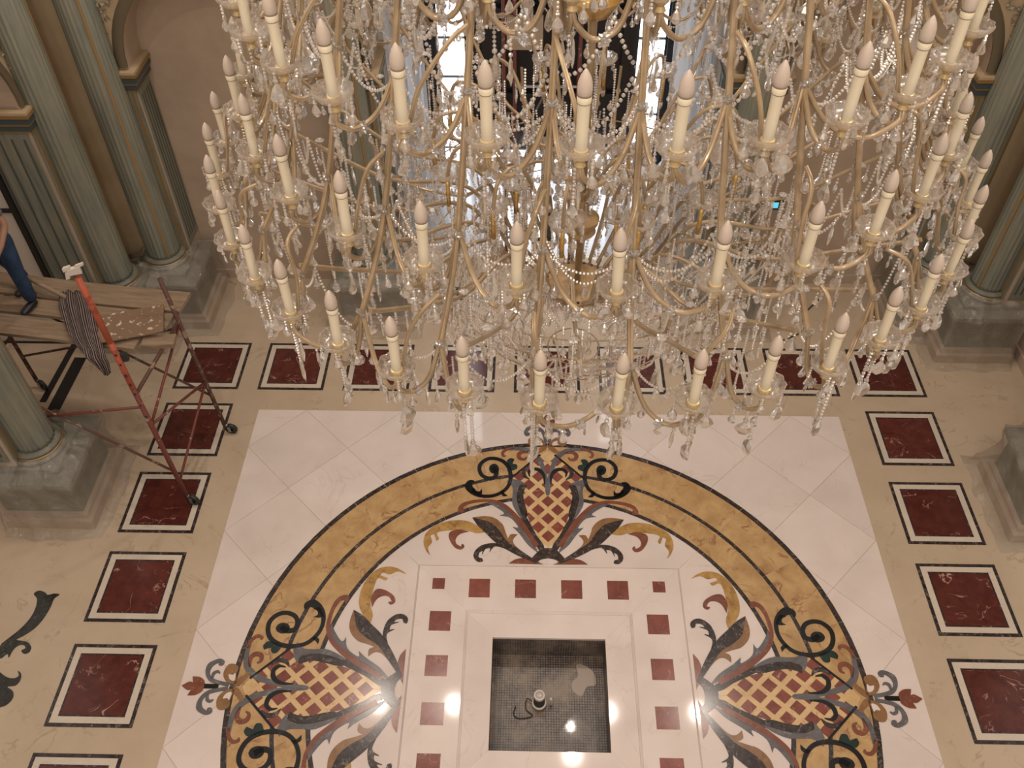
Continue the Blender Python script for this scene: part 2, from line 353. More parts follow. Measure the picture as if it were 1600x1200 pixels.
MOTIF = [
    ['p','leaf','dark_marble',6,[[0.255,2.661,1],[0.344,2.662],[0.383,2.512],[0.359,2.344],[0.282,2.121,1],[0.246,2.225],[0.282,2.39],[0.301,2.535]]],
    ['p','cone_edge','dark_marble',5,[[0.305,2.273,1],[0.353,2.25],[0.28,2.053],[0.191,1.871],[0.11,1.726,1],[0.039,1.729,1],[0.062,1.809],[0.135,1.926],[0.214,2.097]]],
    ['p','leaf','blue_grey',7,[[0.513,2.719,1],[0.446,2.748],[0.356,2.732],[0.275,2.686,1],[0.354,2.653],[0.381,2.56],[0.372,2.392],[0.296,2.133,1],[0.376,2.251],[0.435,2.393],[0.431,2.537],[0.443,2.647]]],
    ['p','spear','blue_grey',6,[[0.002,2.505,1],[0.026,2.542],[0.041,2.726],[0.079,2.902],[0.141,3.062],[0.225,3.162],[0.328,3.211],[0.482,3.214,1],[0.432,3.26],[0.298,3.261],[0.185,3.219],[0.081,3.095],[0.025,2.914],[0.004,2.775,1]]],
    ['s','hook','black_marble',7,[[0.039,2.677],[0.048,2.814],[0.105,2.898],[0.186,2.914],[0.235,2.867],[0.224,2.792]],[0.01,0.04,0.055,0.045,0.035,0.01]],
    ['s','hook_leaf','dark_marble',6,[[0.251,2.956],[0.3,2.894],[0.288,2.805],[0.227,2.754]],[0.025,0.055,0.05,0.01]],
    ['s','line','black_marble',6,[[0.092,3.147],[0.447,2.778]],[0.026,0.025]],
    ['s','scroll','black_marble',7,[[0.69,2.933],[0.646,2.857],[0.663,2.782],[0.742,2.763],[0.82,2.804],[0.859,2.895],[0.842,2.992],[0.761,3.067],[0.65,3.071],[0.548,3.017],[0.481,2.904],[0.463,2.763],[0.494,2.635],[0.573,2.544],[0.692,2.488],[0.83,2.491],[0.927,2.55],[0.98,2.631],[0.964,2.698],[0.914,2.711]],[0.06,0.065,0.05,0.05,0.05,0.05,0.051,0.051,0.051,0.051,0.05,0.05,0.045,0.044,0.044,0.049,0.074,0.099,0.065,0.015]],
    ['p','scroll_eye','black_marble',7,[[0.612,2.911],[0.635,2.968],[0.68,2.989],[0.727,2.959],[0.736,2.901],[0.71,2.85],[0.665,2.837],[0.622,2.861]]],
    ['p','barb','black_marble',7,[[0.819,2.481,1],[0.809,2.543],[0.816,2.597,1],[0.841,2.558],[0.889,2.569],[0.916,2.618,1],[0.931,2.545]]],
    ['p','barb','black_marble',7,[[0.493,2.495,1],[0.548,2.491],[0.585,2.544,1],[0.552,2.592],[0.538,2.539]]],
    ['p','bud','green_marble',7,[[0.42,3.067,1],[0.469,3.083],[0.516,3.038],[0.501,2.96],[0.47,2.879,1],[0.421,2.898],[0.383,2.928],[0.389,2.979],[0.446,2.995,1]]],
    ['s','curl','rust_leaf',6,[[0.215,3.175],[0.317,3.19],[0.367,3.144],[0.351,3.081],[0.29,3.072],[0.264,3.111]],[0.02,0.051,0.056,0.051,0.036,0.013]],
    ['s','curl','rust_leaf',6,[[0.432,3.255],[0.523,3.225],[0.574,3.173],[0.56,3.116],[0.532,3.126]],[0.036,0.041,0.041,0.033,0.013]],
    ['p','bow','tan_leaf',8,[[0.027,3.277],[0.053,3.384],[0.136,3.437],[0.229,3.417],[0.251,3.361],[0.217,3.294],[0.124,3.298]]],
    ['p','bow_eye','white_marble',9,[[0.064,3.302],[0.077,3.355],[0.131,3.378],[0.127,3.335],[0.145,3.309]]],
    ['p','ribbon','tan_leaf',8,[[0.007,3.285,1],[0.052,3.302],[0.137,3.208],[0.17,3.209],[0.137,3.161],[0.076,3.191],[0.023,3.238]]],
    ['p','frond','blue_grey',7,[[0.007,3.357,1],[0.024,3.478],[0.054,3.566],[0.139,3.628],[0.24,3.63],[0.293,3.559],[0.304,3.497],[0.274,3.455],[0.232,3.471],[0.233,3.509],[0.258,3.52],[0.222,3.569],[0.151,3.584],[0.087,3.534],[0.053,3.425],[0.044,3.339,1]]],
    ['s','frondlet','blue_grey',7,[[0.085,3.545],[0.142,3.54],[0.162,3.502],[0.141,3.475]],[0.021,0.037,0.031,0.01]],
    ['p','stem','black_marble',6,[[0.008,3.62,1],[0.025,3.621,1],[0.024,3.457,1],[0.007,3.456,1]]],
    ['p','tulip','rust_leaf',7,[[0.01,3.844,1],[0.043,3.777],[0.037,3.732,1],[0.102,3.755,1],[0.097,3.677],[0.055,3.616],[0.008,3.607,1]]],
    ['p','tendril','rust_leaf',6,[[0.167,1.753,1],[0.225,1.871],[0.338,2.054],[0.464,2.24],[0.569,2.343],[0.708,2.398],[0.901,2.382],[1.025,2.32],[1.009,2.25],[1.081,2.235,1],[1.093,2.296],[1.037,2.38],[0.885,2.429],[0.694,2.44],[0.535,2.38],[0.421,2.275],[0.307,2.133],[0.2,1.949],[0.111,1.792,1]]],
    ['p','tendril_leaf','blue_grey',5,[[0.117,1.682,1],[0.237,1.794],[0.335,1.94],[0.423,2.044,1],[0.356,2.038],[0.45,2.17],[0.582,2.203,1],[0.53,2.242],[0.646,2.335],[0.746,2.384,1],[0.668,2.392],[0.553,2.333],[0.444,2.219],[0.328,2.038],[0.209,1.838],[0.136,1.748,1]]],
    ['p','acanthus','dark_marble',6,[[0.168,1.597,1],[0.319,1.712],[0.482,1.838],[0.573,1.978],[0.673,2.089],[0.8,2.137],[0.911,2.167,1],[0.839,2.051],[0.746,1.954],[0.623,1.823],[0.487,1.724],[0.336,1.634],[0.215,1.576,1]]],
    ['p','acanthus','tan_leaf',5,[[0.224,1.63,1],[0.386,1.779],[0.414,1.864],[0.363,1.934,1],[0.442,1.936],[0.474,1.876,1],[0.506,1.966],[0.543,2.073],[0.638,2.162],[0.759,2.19],[0.911,2.167,1],[0.78,2.128],[0.672,2.071],[0.581,1.952],[0.501,1.839],[0.356,1.713]]],
    ['p','leaf','ochre_leaf',5,[[0.758,1.959,1],[0.847,2.051],[0.984,2.118],[1.172,2.116],[1.338,2.051],[1.442,1.949],[1.47,1.816],[1.428,1.695],[1.374,1.631,1],[1.409,1.727],[1.369,1.814],[1.392,1.899],[1.353,1.925,1],[1.318,1.831,1],[1.29,1.861],[1.317,1.946],[1.18,1.98],[0.991,1.99],[0.856,1.947]]],
    ['p','teardrop','rust_leaf',6,[[0.942,1.967,1],[1.067,1.992],[1.17,1.948],[1.165,1.85],[1.095,1.743],[1.019,1.716],[0.983,1.759],[1.011,1.794],[1.023,1.755,1],[1.078,1.791],[1.091,1.858],[1.047,1.928]]],
    ['p','curl_leaf','dark_marble',6,[[0.507,1.737,1],[0.584,1.8],[0.682,1.806],[0.792,1.769],[0.862,1.685],[0.865,1.609],[0.817,1.553],[0.758,1.56],[0.768,1.599,1],[0.81,1.617],[0.802,1.677],[0.766,1.703,1],[0.771,1.646],[0.734,1.728],[0.675,1.74,1],[0.684,1.688],[0.624,1.766]]],
    ['p','base_arch','dark_marble',7,[[-0.002,1.75,1],[0.08,1.739],[0.154,1.661],[0.215,1.576,1],[0.145,1.541,1],[0.086,1.595],[-0.003,1.615,1]]],
    ['p','half_moon','rust_leaf',5,[[0.059,1.531,1],[0.164,1.586],[0.279,1.61],[0.381,1.592],[0.455,1.538,1]]],
    ['p','keystone','white_marble',5,[[-0.003,1.607,1],[0.075,1.587],[0.108,1.536,1],[-0.003,1.534,1]]],
]
FIELD = [[-0.002,1.755],[0.055,1.809],[0.135,1.926],[0.214,2.097],[0.276,2.296],[0.304,2.462],[0.308,2.632],[0.295,2.686],[0.37,2.727],[0.447,2.778],[0.092,3.147],[0.006,3.206]]
SCROLL_A = [[-5.936,0.41],[-5.89,0.491],[-5.799,0.612],[-5.74,0.744],[-5.727,0.867],[-5.752,0.984],[-5.815,1.048],[-5.772,1.09],[-5.691,1.068],[-5.654,1.037],[-5.583,1.056],[-5.52,1.044],[-5.563,0.992],[-5.563,0.893],[-5.589,0.747],[-5.643,0.625],[-5.729,0.537],[-5.79,0.489],[-5.725,0.477],[-5.648,0.458],[-5.592,0.401],[-5.594,0.345],[-5.642,0.327],[-5.684,0.364],[-5.651,0.39],[-5.682,0.427],[-5.742,0.42],[-5.778,0.362],[-5.788,0.279],[-5.822,0.324],[-5.878,0.269]]
SCROLL_B = [[-5.814,0.114],[-5.714,0.06],[-5.633,0.051],[-5.599,0.082],[-5.632,0.134],[-5.584,0.102],[-5.564,0.032],[-5.592,-0.028],[-5.672,-0.043],[-5.597,-0.087],[-5.565,-0.155],[-5.589,-0.223],[-5.641,-0.257],[-5.735,-0.259],[-5.856,-0.062],[-5.918,0.178]]

def sharp_spline(pts):
    """closed outline; points flagged sharp keep their corner"""
    n = len(pts); sh = [i for i, p in enumerate(pts) if len(p) > 2]
    if not sh: return [(p.x, p.y) for p in crom([(p[0], p[1], 0) for p in pts], 4, True)]
    out = []
    for a in range(len(sh)):
        i, j = sh[a], sh[(a+1) % len(sh)]
        if j <= i: j += n
        run = [(pts[q % n][0], pts[q % n][1], 0) for q in range(i, j+1)]
        out += [(p.x, p.y) for p in (crom(run, 4) if len(run) > 2 else [Vector(q) for q in run])][:-1]
    return out
def ribbon(pts, ws):
    c = crom([(p[0], p[1], 0) for p in pts], 4) if len(pts) > 2 else [Vector((p[0], p[1], 0)) for p in pts]
    n = len(c); L, R = [], []
    for i in range(n):
        t = (c[min(i+1, n-1)]-c[max(i-1, 0)]).normalized(); s_ = Vector((-t.y, t.x, 0))
        u = i/(n-1)*(len(ws)-1); k = min(int(u), len(ws)-2); w = ws[k]+(ws[k+1]-ws[k])*(u-k)
        L.append(c[i]+s_*w/2); R.append(c[i]-s_*w/2)
    return L, R
def ribbon_mb(pts, ws, z1):
    L, R = ribbon(pts, ws); n = len(L); mb = MB()
    for z in (0.0, z1):
        for p in L: mb.v.append((p.x, p.y, z))
        for p in R: mb.v.append((p.x, p.y, z))
    for k in range(n-1):
        mb.f.append((2*n+k, 3*n+k, 3*n+k+1, 2*n+k+1)); mb.f.append((k, k+1, 2*n+k+1, 2*n+k)); mb.f.append((n+k+1, n+k, 3*n+k, 3*n+k+1))
    mb.f.append((0, 2*n, 3*n, n)); mb.f.append((n-1, 2*n-1, 4*n-1, 3*n-1)); return mb
motif_meshes = []
for it in MOTIF:
    z = 0.0112+0.0008*(it[3]-4)
    for sgn in (1, -1):
        pts = [[0.0 if abs(p[0]) < 0.012 else p[0]*sgn]+p[1:] for p in it[4]]
        if it[0] == 'p': mb = MB().prism(sharp_spline(pts), 0.0, z)
        else: mb = ribbon_mb(pts, it[5], z)
        motif_meshes.append((it[1], it[2], mb.mesh(it[1])))
full = FIELD+[[-x, y] for x, y in FIELD[::-1]]
motif_meshes.append(('lattice_field', 'pale_yellow', MB().prism(full, 0.0, 0.0098).mesh('lattice_field')))
for j in range(-5, 6):
    for i in range(-4, 5):
        if (i+j) % 2: continue
        cx, cy_, hx, hy = i*0.117, 2.42+j*0.1255, 0.080, 0.085
        p = [tuple(q) for q in full]
        for (ax_, ay_) in ((1, 1), (-1, 1), (1, -1), (-1, -1)):
            nx, ny = ax_*hy, ay_*hx
            p = clip_half(p, nx, ny, nx*cx+ny*cy_+hx*hy)
            if len(p) < 3: break
        if len(p) < 3: continue
        ar = abs(sum(p[a][0]*p[(a+1) % len(p)][1]-p[(a+1) % len(p)][0]*p[a][1] for a in range(len(p))))/2
        if ar < 0.0008: continue
        motif_meshes.append(('lattice_diamond', 'red_inlay', MB().prism(p, 0.0, 0.0106).mesh('lattice_diamond')))
for nm, m_, me in motif_meshes: me.materials.append(MATS[m_])
for k in range(4):
    for nm, m_, me in motif_meshes:
        o = link(nm, me, None, med); o.rotation_euler = (0, 0, k*PI/2)
# square red tiles with white and black frames round the border
PITCH_T = 1.1705; TP = 4.682
def square_ring(r0, r1, z0, z1):
    mb = MB()
    for k in range(4):
        c, s_ = [1, 0, -1, 0][k], [0, 1, 0, -1][k]
        q = [(r0, -r0), (r1, -r1), (r1, r1), (r0, r0)]
        mb.prism([(x*c-y*s_, x*s_+y*c) for x, y in q], z0, z1)
    return mb
tm = [('black_frame', square_ring(0.414, 0.452, 0, 0.006).mesh('black_frame'), 'dark_marble'), ('white_frame', square_ring(0.345, 0.413, 0, 0.0055).mesh('white_frame'), 'frame_white'),
      ('inner_frame', square_ring(0.328, 0.344, 0, 0.006).mesh('inner_frame'), 'dark_marble'), ('red_panel', MB().prism([(-0.327, -0.327), (0.327, -0.327), (0.327, 0.327), (-0.327, 0.327)], 0, 0.0055).mesh('red_panel'), 'red_marble')]
for _, me, m_ in tm: me.materials.append(MATS[m_])
ordn = ['first', 'second', 'third', 'fourth', 'fifth', 'sixth', 'seventh', 'eighth', 'ninth']
def framed_tile(x, y, label):
    t = empty('framed_floor_tile', (x, y, 0)); tag(t, label, 'floor tile', 'dark red tiles in the floor border')
    for nm, me, m_ in tm: link(nm, me, None, t)
for k in range(9):
    pos = 'dark red framed floor tile, %s from the left in the row along the back wall' % ordn[k]
    framed_tile(-TP+k*PITCH_T, TP, pos)
for k in range(1, 9):
    for s_, side in ((-1, 'left'), (1, 'right')):
        framed_tile(s_*TP, TP-k*PITCH_T, 'dark red framed floor tile in the %s column, %s down from the back corner tile' % (side, ordn[k-1]))
for k in range(1, 8): framed_tile(-TP+k*PITCH_T, -TP, 'dark red framed floor tile, %s from the left in the near row below the frame' % ordn[k])
# black lines and scroll inlays let into the beige floor beside the arch
thr = empty('threshold_inlay'); tag(thr, 'black marble band lines let into the floor under the left arch', 'floor inlay')
for a, b_, w in (((-6.63, 3.45), (-6.6, 4.80), 0.085), ((-6.82, 3.95), (-6.78, 5.12), 0.045), ((-8.2, 5.14), (-6.76, 5.14), 0.06)):
    d = (Vector(b_)-Vector(a)).normalized(); n_ = Vector((-d.y, d.x))*w; A, B_ = Vector(a), Vector(b_)
    MB().prism([tuple(A+n_), tuple(A-n_), tuple(B_-n_), tuple(B_+n_)], 0, 0.006).build('band', 'inlay_line', thr)
sc = empty('scroll_inlay'); tag(sc, 'blackish green marble scroll let into the beige floor at the left edge', 'floor inlay')
MB().prism([(p.x, p.y) for p in crom([(x, y, 0) for x, y in SCROLL_A], 3, True)], 0, 0.006).build('scroll_leaf', 'dark_scroll', sc)
MB().prism([(p.x, p.y) for p in crom([(x, y, 0) for x, y in SCROLL_B], 3, True)], 0, 0.006).build('scroll_leaf', 'dark_scroll', sc)

# ------------------------------------------------------------------ fountain
fo = empty('fountain_basin'); tag(fo, 'square sunken marble fountain basin with red squares set in its rim', 'fountain')
def trap(r0, r1, z0a, z0b, zb, k, gap=0.0005):
    """one mitred side of a square rim: inner edge r0 at height z0a, outer edge r1 at z0b, underside zb"""
    q = [(r0, -r0+gap, z0a), (r1, -r1+gap, z0b), (r1, r1-gap, z0b), (r0, r0-gap, z0a)]
    c, s_ = [1, 0, -1, 0][k], [0, 1, 0, -1][k]
    T = [(x*c-y*s_, x*s_+y*c, z) for x, y, z in q]; B_ = [(x, y, zb) for x, y, z in T]
    return MB().add(T+B_, [(0, 1, 2, 3), (4, 7, 6, 5), (0, 4, 5, 1), (1, 5, 6, 2), (2, 6, 7, 3), (3, 7, 4, 0)])
for k in range(4):
    trap(0.918, 1.478, 0.034, 0.034, -0.02, k).build('rim_slab', 'white_marble', fo)
    trap(1.479, CURB, 0.034, 0.006, -0.02, k).build('rim_edge', 'white_marble', fo)
    trap(0.892, 0.917, 0.016, 0.034, -0.02, k).build('rim_bead', 'white_marble', fo)
    trap(PIT-0.005, 0.891, 0.004, 0.014, -0.03, k).build('inner_ledge', 'white_marble', fo)
sq = MB().prism([(-0.118, -0.118), (0.118, -0.118), (0.118, 0.118), (-0.118, 0.118)], -0.003, 0.0012).mesh('red_square'); sq.materials.append(MATS['red_inlay'])
sm = MB().prism([(-0.07, -0.07), (0.07, -0.07), (0.07, 0.07), (-0.07, 0.07)], -0.003, 0.0012).mesh('small_red_square'); sm.materials.append(MATS['red_inlay'])
for k in range(4):
    M = Matrix.Rotation(k*PI/2, 3, 'Z')
    for u in (-0.78, -0.26, 0.26, 0.78): link('red_square', sq, None, fo, M @ Vector((1.195, u, 0.034))).rotation_euler = (0, 0, k*PI/2)
    link('small_red_square', sm, None, fo, M @ Vector((1.245, 1.245, 0.034)))
for k in range(4):
    c, s_ = [1, 0, -1, 0][k], [0, 1, 0, -1][k]
    q = [(PIT, -PIT, 0.0), (PIT, PIT, 0.0), (PIT, PIT, -0.42), (PIT, -PIT, -0.42)]; q2 = [(x+0.03, y, z) for x, y, z in q]
    T = [(x*c-y*s_, x*s_+y*c, z) for x, y, z in q+q2]
    o = MB().add(T, [(0, 1, 2, 3), (4, 7, 6, 5), (0, 4, 5, 1), (1, 5, 6, 2), (2, 6, 7, 3), (3, 7, 4, 0)]).build('basin_wall', 'mosaic', fo)
    uv = o.data.uv_layers.new(name='UVMap')
    for lp in o.data.loops:
        p = o.data.vertices[lp.vertex_index].co; uv.data[lp.index].uv = ((p.y if k % 2 == 0 else p.x), p.z)
o = MB().box((-PIT-0.02, -PIT-0.02, -0.44), (PIT+0.02, PIT+0.02, -0.40)).build('basin_floor', 'mosaic', fo)
uv = o.data.uv_layers.new(name='UVMap')
for lp in o.data.loops:
    p = o.data.vertices[lp.vertex_index].co; uv.data[lp.index].uv = (p.x, p.y)
# shallow puddle in the near right part, a pale paint spill in the far right
pts = [(0.05, -0.5), (0.25, -0.58), (0.5, -0.55), (0.57, -0.3), (0.5, -0.05), (0.36, 0.02), (0.24, -0.08), (0.12, -0.25)]
MB().prism([(p.x, p.y) for p in crom([(x, y, 0) for x, y in pts], 4, True)], -0.401, -0.396).build('puddle', 'shallow_water', fo)
pts = [(-0.55, -0.57), (-0.2, -0.58), (-0.05, -0.4), (-0.18, -0.2), (-0.35, -0.25), (-0.5, -0.1), (-0.57, -0.25)]
MB().prism([(p.x, p.y) for p in crom([(x, y, 0) for x, y in pts], 4, True)], -0.401, -0.397).build('puddle', 'shallow_water', fo)
pts = [(0.27, 0.20), (0.36, 0.15), (0.42, 0.25), (0.52, 0.28), (0.5, 0.42), (0.4, 0.5), (0.31, 0.5), (0.33, 0.38), (0.26, 0.30)]
MB().prism([(p.x, p.y) for p in crom([(x, y, 0) for x, y in pts], 4, True)], -0.401, -0.398).build('paint_spill', 'spill', fo)
nz = empty('fountain_nozzle', (-0.10, 0.045, -0.4)); tag(nz, 'upright grey nozzle pipe with round white cap inside the basin', 'nozzle')
MB().lathe([(0.062, 0), (0.062, 0.10), (0.05, 0.115), (0.05, 0.19)], 20).build('pipe', 'nozzle_grey', nz, True)
MB().lathe([(0.072, 0.025), (0.078, 0.03), (0.078, 0.05), (0.068, 0.055)], 24).build('collar', 'plastic_white', nz, True)
MB().lathe([(0.050, 0.19), (0.060, 0.20), (0.060, 0.235), (0.052, 0.243), (0.043, 0.243), (0.043, 0.237)], 24).build('cap', 'plastic_white', nz, True)
MB().lathe([(0.043, 0.232), (0.043, 0.238), (0.02, 0.241)], 20).build('lens', 'lamp_lens', nz, True)
MB().tube(crom([(0.13, 0.0, 0.0), (0.13, 0.0, 0.10), (0.12, 0.01, 0.14)], 3), 0.016, 8).build('side_spout', 'plastic_white', nz, True)
cb = MB().tube(crom([(-0.06, 0.0, 0.05), (-0.13, 0.05, 0.03), (-0.14, -0.06, 0.02), (-0.07, -0.13, 0.015), (-0.2, -0.16, 0.012), (-0.27, -0.12, 0.012), (-0.25, -0.03, 0.012)], 6), 0.006, 6)
cb.build('cable', 'rubber_black', nz, True)

# ------------------------------------------------------------------ walls with arches
WP, NB, SPR, TOPZ = 6.10, 6.60, 3.72, 8.6
ARCH = [(-5.15, -2.81), (-2.19, 2.19), (2.81, 5.15)]
def wall_mesh():
    """front face in (s, z) at d=WP, with arched openings; soffits run back to NB"""
    mb = MB(); xs = [-WP]; N = 20
    def col(s0, s1, za, zb):       # vertical strip
        mb.add([(s0, WP, za[0]), (s1, WP, za[1]), (s1, WP, zb), (s0, WP, zb)], [(0, 1, 2, 3)])
    edges = [-WP]+[e for a in ARCH for e in a]+[WP]
    for i in range(0, len(edges), 2): col(edges[i], edges[i+1], (0, 0), TOPZ)
    for a, b_ in ARCH:
        c, r = (a+b_)/2, (b_-a)/2
        pr = [(c-r*math.cos(PI*k/N), SPR+r*math.sin(PI*k/N)) for k in range(N+1)]
        for k in range(N):
            (s0, z0), (s1, z1) = pr[k], pr[k+1]; col(s0, s1, (z0, z1), TOPZ)
    return mb
def soffit(a, b_, depth, N=20):
    c, r = (a+b_)/2, (b_-a)/2; mb = MB()
    pr = [(a, 0.0)]+[(c-r*math.cos(PI*k/N), SPR+r*math.sin(PI*k/N)) for k in range(N+1)]+[(b_, 0.0)]
    vs_ = [(s_, WP, z) for s_, z in pr]+[(s_, depth, z) for s_, z in pr]; n = len(pr)
    return mb.add(vs_, [(k, n+k, n+k+1, k+1) for k in range(n-1)])
def archivolt(a, b_, N=28):
    """raised moulding round the arch head"""
    c, r = (a+b_)/2, (b_-a)/2; mb = MB(); k0 = 0; prof = [(-0.004, 0.0), (-0.004, -0.03), (0.05, -0.045), (0.10, -0.03), (0.13, 0.0)]
    for k in range(N+1):
        t = PI*k/N
        for dr, dd in prof: mb.v.append((c-(r+dr)*math.cos(t), WP+dd, SPR+(r+dr)*math.sin(t)))
    m_ = len(prof)
    for k in range(N):
        for q in range(m_-1): mb.f.append((k*m_+q, k*m_+q+1, (k+1)*m_+q+1, (k+1)*m_+q))
    return mb
def impost(side, s_edge, d0, d1):
    """stack of blue and gilt mouldings wrapping an arch jamb; side=+1 jamb faces +s"""
    lay = [(3.40, 3.425, 0.035, 'gilded_paint'), (3.425, 3.50, 0.045, 'impost_blue'), (3.50, 3.53, 0.06, 'gilded_paint'), (3.53, 3.61, 0.075, 'impost_blue'), (3.61, 3.65, 0.095, 'gilded_paint'), (3.65, 3.68, 0.085, 'wall_cream')]
    out = []
    for z0, z1, e, m_ in lay:
        s1 = s_edge+side*e; s0 = s_edge-side*0.28
        a, b_ = min(s0, s1), max(s0, s1)
        out.append((MB().box((a, d0-e, z0), (b_, d1, z1)), m_))
    return out
def rotmat(k): return Matrix.Rotation(k*PI/2, 4, 'Z')   # k=0 back, 1 left, 3 right
for k, nm in ((0, 'wall_back'), (1, 'wall_left'), (3, 'wall_right')):
    o = wall_mesh().build(nm, 'wall_cream'); o.matrix_world = rotmat(k); tag(o, {'wall_back': 'cream back wall with three round arches', 'wall_left': 'cream left wall with arches', 'wall_right': 'cream right wall with arches'}[nm], kind='structure')
    for q, (a, b_) in enumerate(ARCH):
        deep = NB
        if q == 1: deep = 6.9
        if k == 1: deep = 6.9
        link('arch_soffit', soffit(a, b_, deep).mesh('arch_soffit'), 'wall_plaster', o)
        link('arch_moulding', autosmooth(archivolt(a, b_).mesh('arch_moulding')), 'arch_brown', o)
        if not (q == 1 or k == 1 or False):
            link('niche_back', MB().add([(a-0.1, deep, 0), (b_+0.1, deep, 0), (b_+0.1, deep, 6.2), (a-0.1, deep, 6.2)], [(0, 1, 2, 3)]).mesh('niche_back'), 'wall_plaster', o)
            link('niche_skirting', MB().box((a, deep-0.03, 0), (b_, deep, 0.16)).mesh('niche_skirting'), 'wall_plaster', o)
        for sd, e in ((1, a), (-1, b_)):
            # a at left jamb faces +s
            for mb, m_ in impost(sd, e, WP, deep): link('impost_moulding', mb.mesh('impost_moulding'), m_, o)
            # jamb facing strip in green
            x0, x1 = (e-0.002, e+0.012) if sd > 0 else (e-0.012, e+0.002)
            link('jamb_pilaster', MB().box((x0, WP+0.05, 0.95), (x1, deep-0.04, 3.40)).mesh('jamb_pilaster'), 'column_green', o)
            for q2 in range(5):
                yy = WP+0.11+q2*(deep-WP-0.2)/4.0
                link('jamb_flute', MB().box((x0-0.004, yy-0.012, 1.05), (x1+0.004, yy+0.012, 3.3)).mesh('jamb_flute'), 'flute_groove', o)
            # green front strip beside the column
            f0, f1 = (e-0.30, e) if sd > 0 else (e, e+0.30)
            link('pilaster_strip', MB().box((f0, WP-0.02, 0.95), (f1, WP, 3.40)).mesh('pilaster_strip'), 'column_green', o)
            gx = e-0.05*sd
            link('gilt_fillet', MB().box((gx-0.016, WP-0.03, 0.98), (gx+0.016, WP-0.019, 3.40)).mesh('gilt_fillet'), 'gilded_paint', o)
    # plaster garlands in the spandrels beside each arch head
    for a, b_ in (ARCH[0], ARCH[2]):
        c, r = (a+b_)/2, (b_-a)/2
        for sd in (-1, 1):
            mb = MB(); rnd = random.Random(3)
            for q in range(46):
                t = 0.06+q*0.026; rr = r+0.25+0.05*math.sin(q*1.1)
                p = Vector((c+sd*rr*math.cos(t), WP-0.015, SPR+rr*math.sin(t)))
                for w in range(2):
                    an = rnd.uniform(0, 2*PI); l = rnd.uniform(0.03, 0.065); d = Vector((math.cos(an), 0, math.sin(an)))*l; e = Vector((-d.z, 0, d.x))*0.35
                    mb.add([p-d*0.2, p+d*0.45+e+Vector((0, -0.03, 0)), p+d, p+d*0.45-e], [(0, 1, 2), (0, 2, 3)])
            link('plaster_garland', mb.mesh('plaster_garland'), 'relief_grey' if sd < 0 else 'relief_grey', o)
# passage behind the left arch
wp = MB().add([(-9.2, -3, 0), (-9.2, 8, 0), (-9.2, 8, 5), (-9.2, -3, 5)], [(0, 1, 2, 3)]); tag(wp.build('wall_passage', 'white_paint'), 'pale wall seen through the left arch', kind='structure')
wj = MB().box((-9.2, 5.15, 0), (-6.1, 5.4, 5.0)); tag(wj.build('wall_passage_side', 'wall_plaster'), 'plain plaster wall beside the left passage', kind='structure')
dr = empty('door_2'); tag(dr, 'black metal door frame in the passage behind the left arch', kind='structure')
MB().box((-6.76, 5.09, 0), (-6.69, 5.15, 3.3)).build('door_post', 'black_metal', dr)
MB().box((-8.6, 5.09, 3.3), (-6.69, 5.15, 3.37)).build('door_head', 'black_metal', dr)
MB().box((-8.6, 5.09, 2.28), (-6.76, 5.13, 2.33)).build('door_rail', 'black_metal', dr)
MB().box((-8.6, 5.12, 0), (-6.76, 5.14, 3.3)).build('door_pane', 'white_paint', dr)

# ------------------------------------------------------------------ columns on pedestals
def column_mesh_set():
    H0, H1 = 1.0, 7.7
    prof = [(0.235, H0), (0.228, H0+0.06), (0.226, 3.2), (0.205, H1)]
    shaft = MB().lathe(prof, 96, wob=lambda a, z: 1-0.05*(0.5-0.5*math.cos(24*a))**0.7).mesh('shaft', True)
    base = MB().lathe([(0.30, 0.865), (0.325, 0.885), (0.325, 0.915), (0.285, 0.935), (0.275, 0.955), (0.29, 0.965), (0.29, 0.985), (0.245, 1.005)], 40).mesh('base_torus', True)
    gold = MB().lathe([(0.262, 0.932), (0.300, 0.934), (0.300, 0.951), (0.262, 0.953)], 40).mesh('gilt_ring', True)
    plinth = MB().box((-0.36, -0.36, 0.80), (0.36, 0.36, 0.865)).mesh('base_plinth')
    cap = MB().box((-0.53, -0.53, 0.72), (0.53, 0.47, 0.80)).box((-0.50, -0.50, 0.68), (0.50, 0.47, 0.72)).mesh('pedestal_cap')
    gcap = MB().box((-0.512, -0.512, 0.705), (0.512, 0.47, 0.722)).mesh('gilt_line')
    die = MB().box((-0.455, -0.455, 0.20), (0.455, 0.47, 0.68)).mesh('pedestal_die')
    foot = MB().box((-0.57, -0.57, 0), (0.57, 0.47, 0.14)).box((-0.51, -0.51, 0.14), (0.51, 0.47, 0.20)).mesh('pedestal_foot')
    return [('shaft', shaft, 'column_green'), ('base_torus', base, 'base_green'), ('gilt_ring', gold, 'gilded_paint'), ('base_plinth', plinth, 'base_green'),
            ('pedestal_cap', cap, 'base_green'), ('gilt_line', gcap, 'gilded_paint'), ('pedestal_die', die, 'base_green'), ('pedestal_foot', foot, 'wall_plaster')]
cms = column_mesh_set()
for n_, me, m_ in cms: me.materials.append(MATS[m_])
# two gilt stripes run up each shaft
gs = MB()
for a in (-PI/2+0.62,):
    for r0, z0, z1 in ((0.222, 1.02, 7.6),):
        gs.obox((0.219*math.cos(a), 0.219*math.sin(a), 4.3), (0.014*-math.sin(a), 0.014*math.cos(a), 0), (0.012*math.cos(a), 0.012*math.sin(a), 0), (0, 0, 3.28))
gsm = gs.mesh('gilt_stripe'); gsm.materials.append(MATS['gilded_paint'])
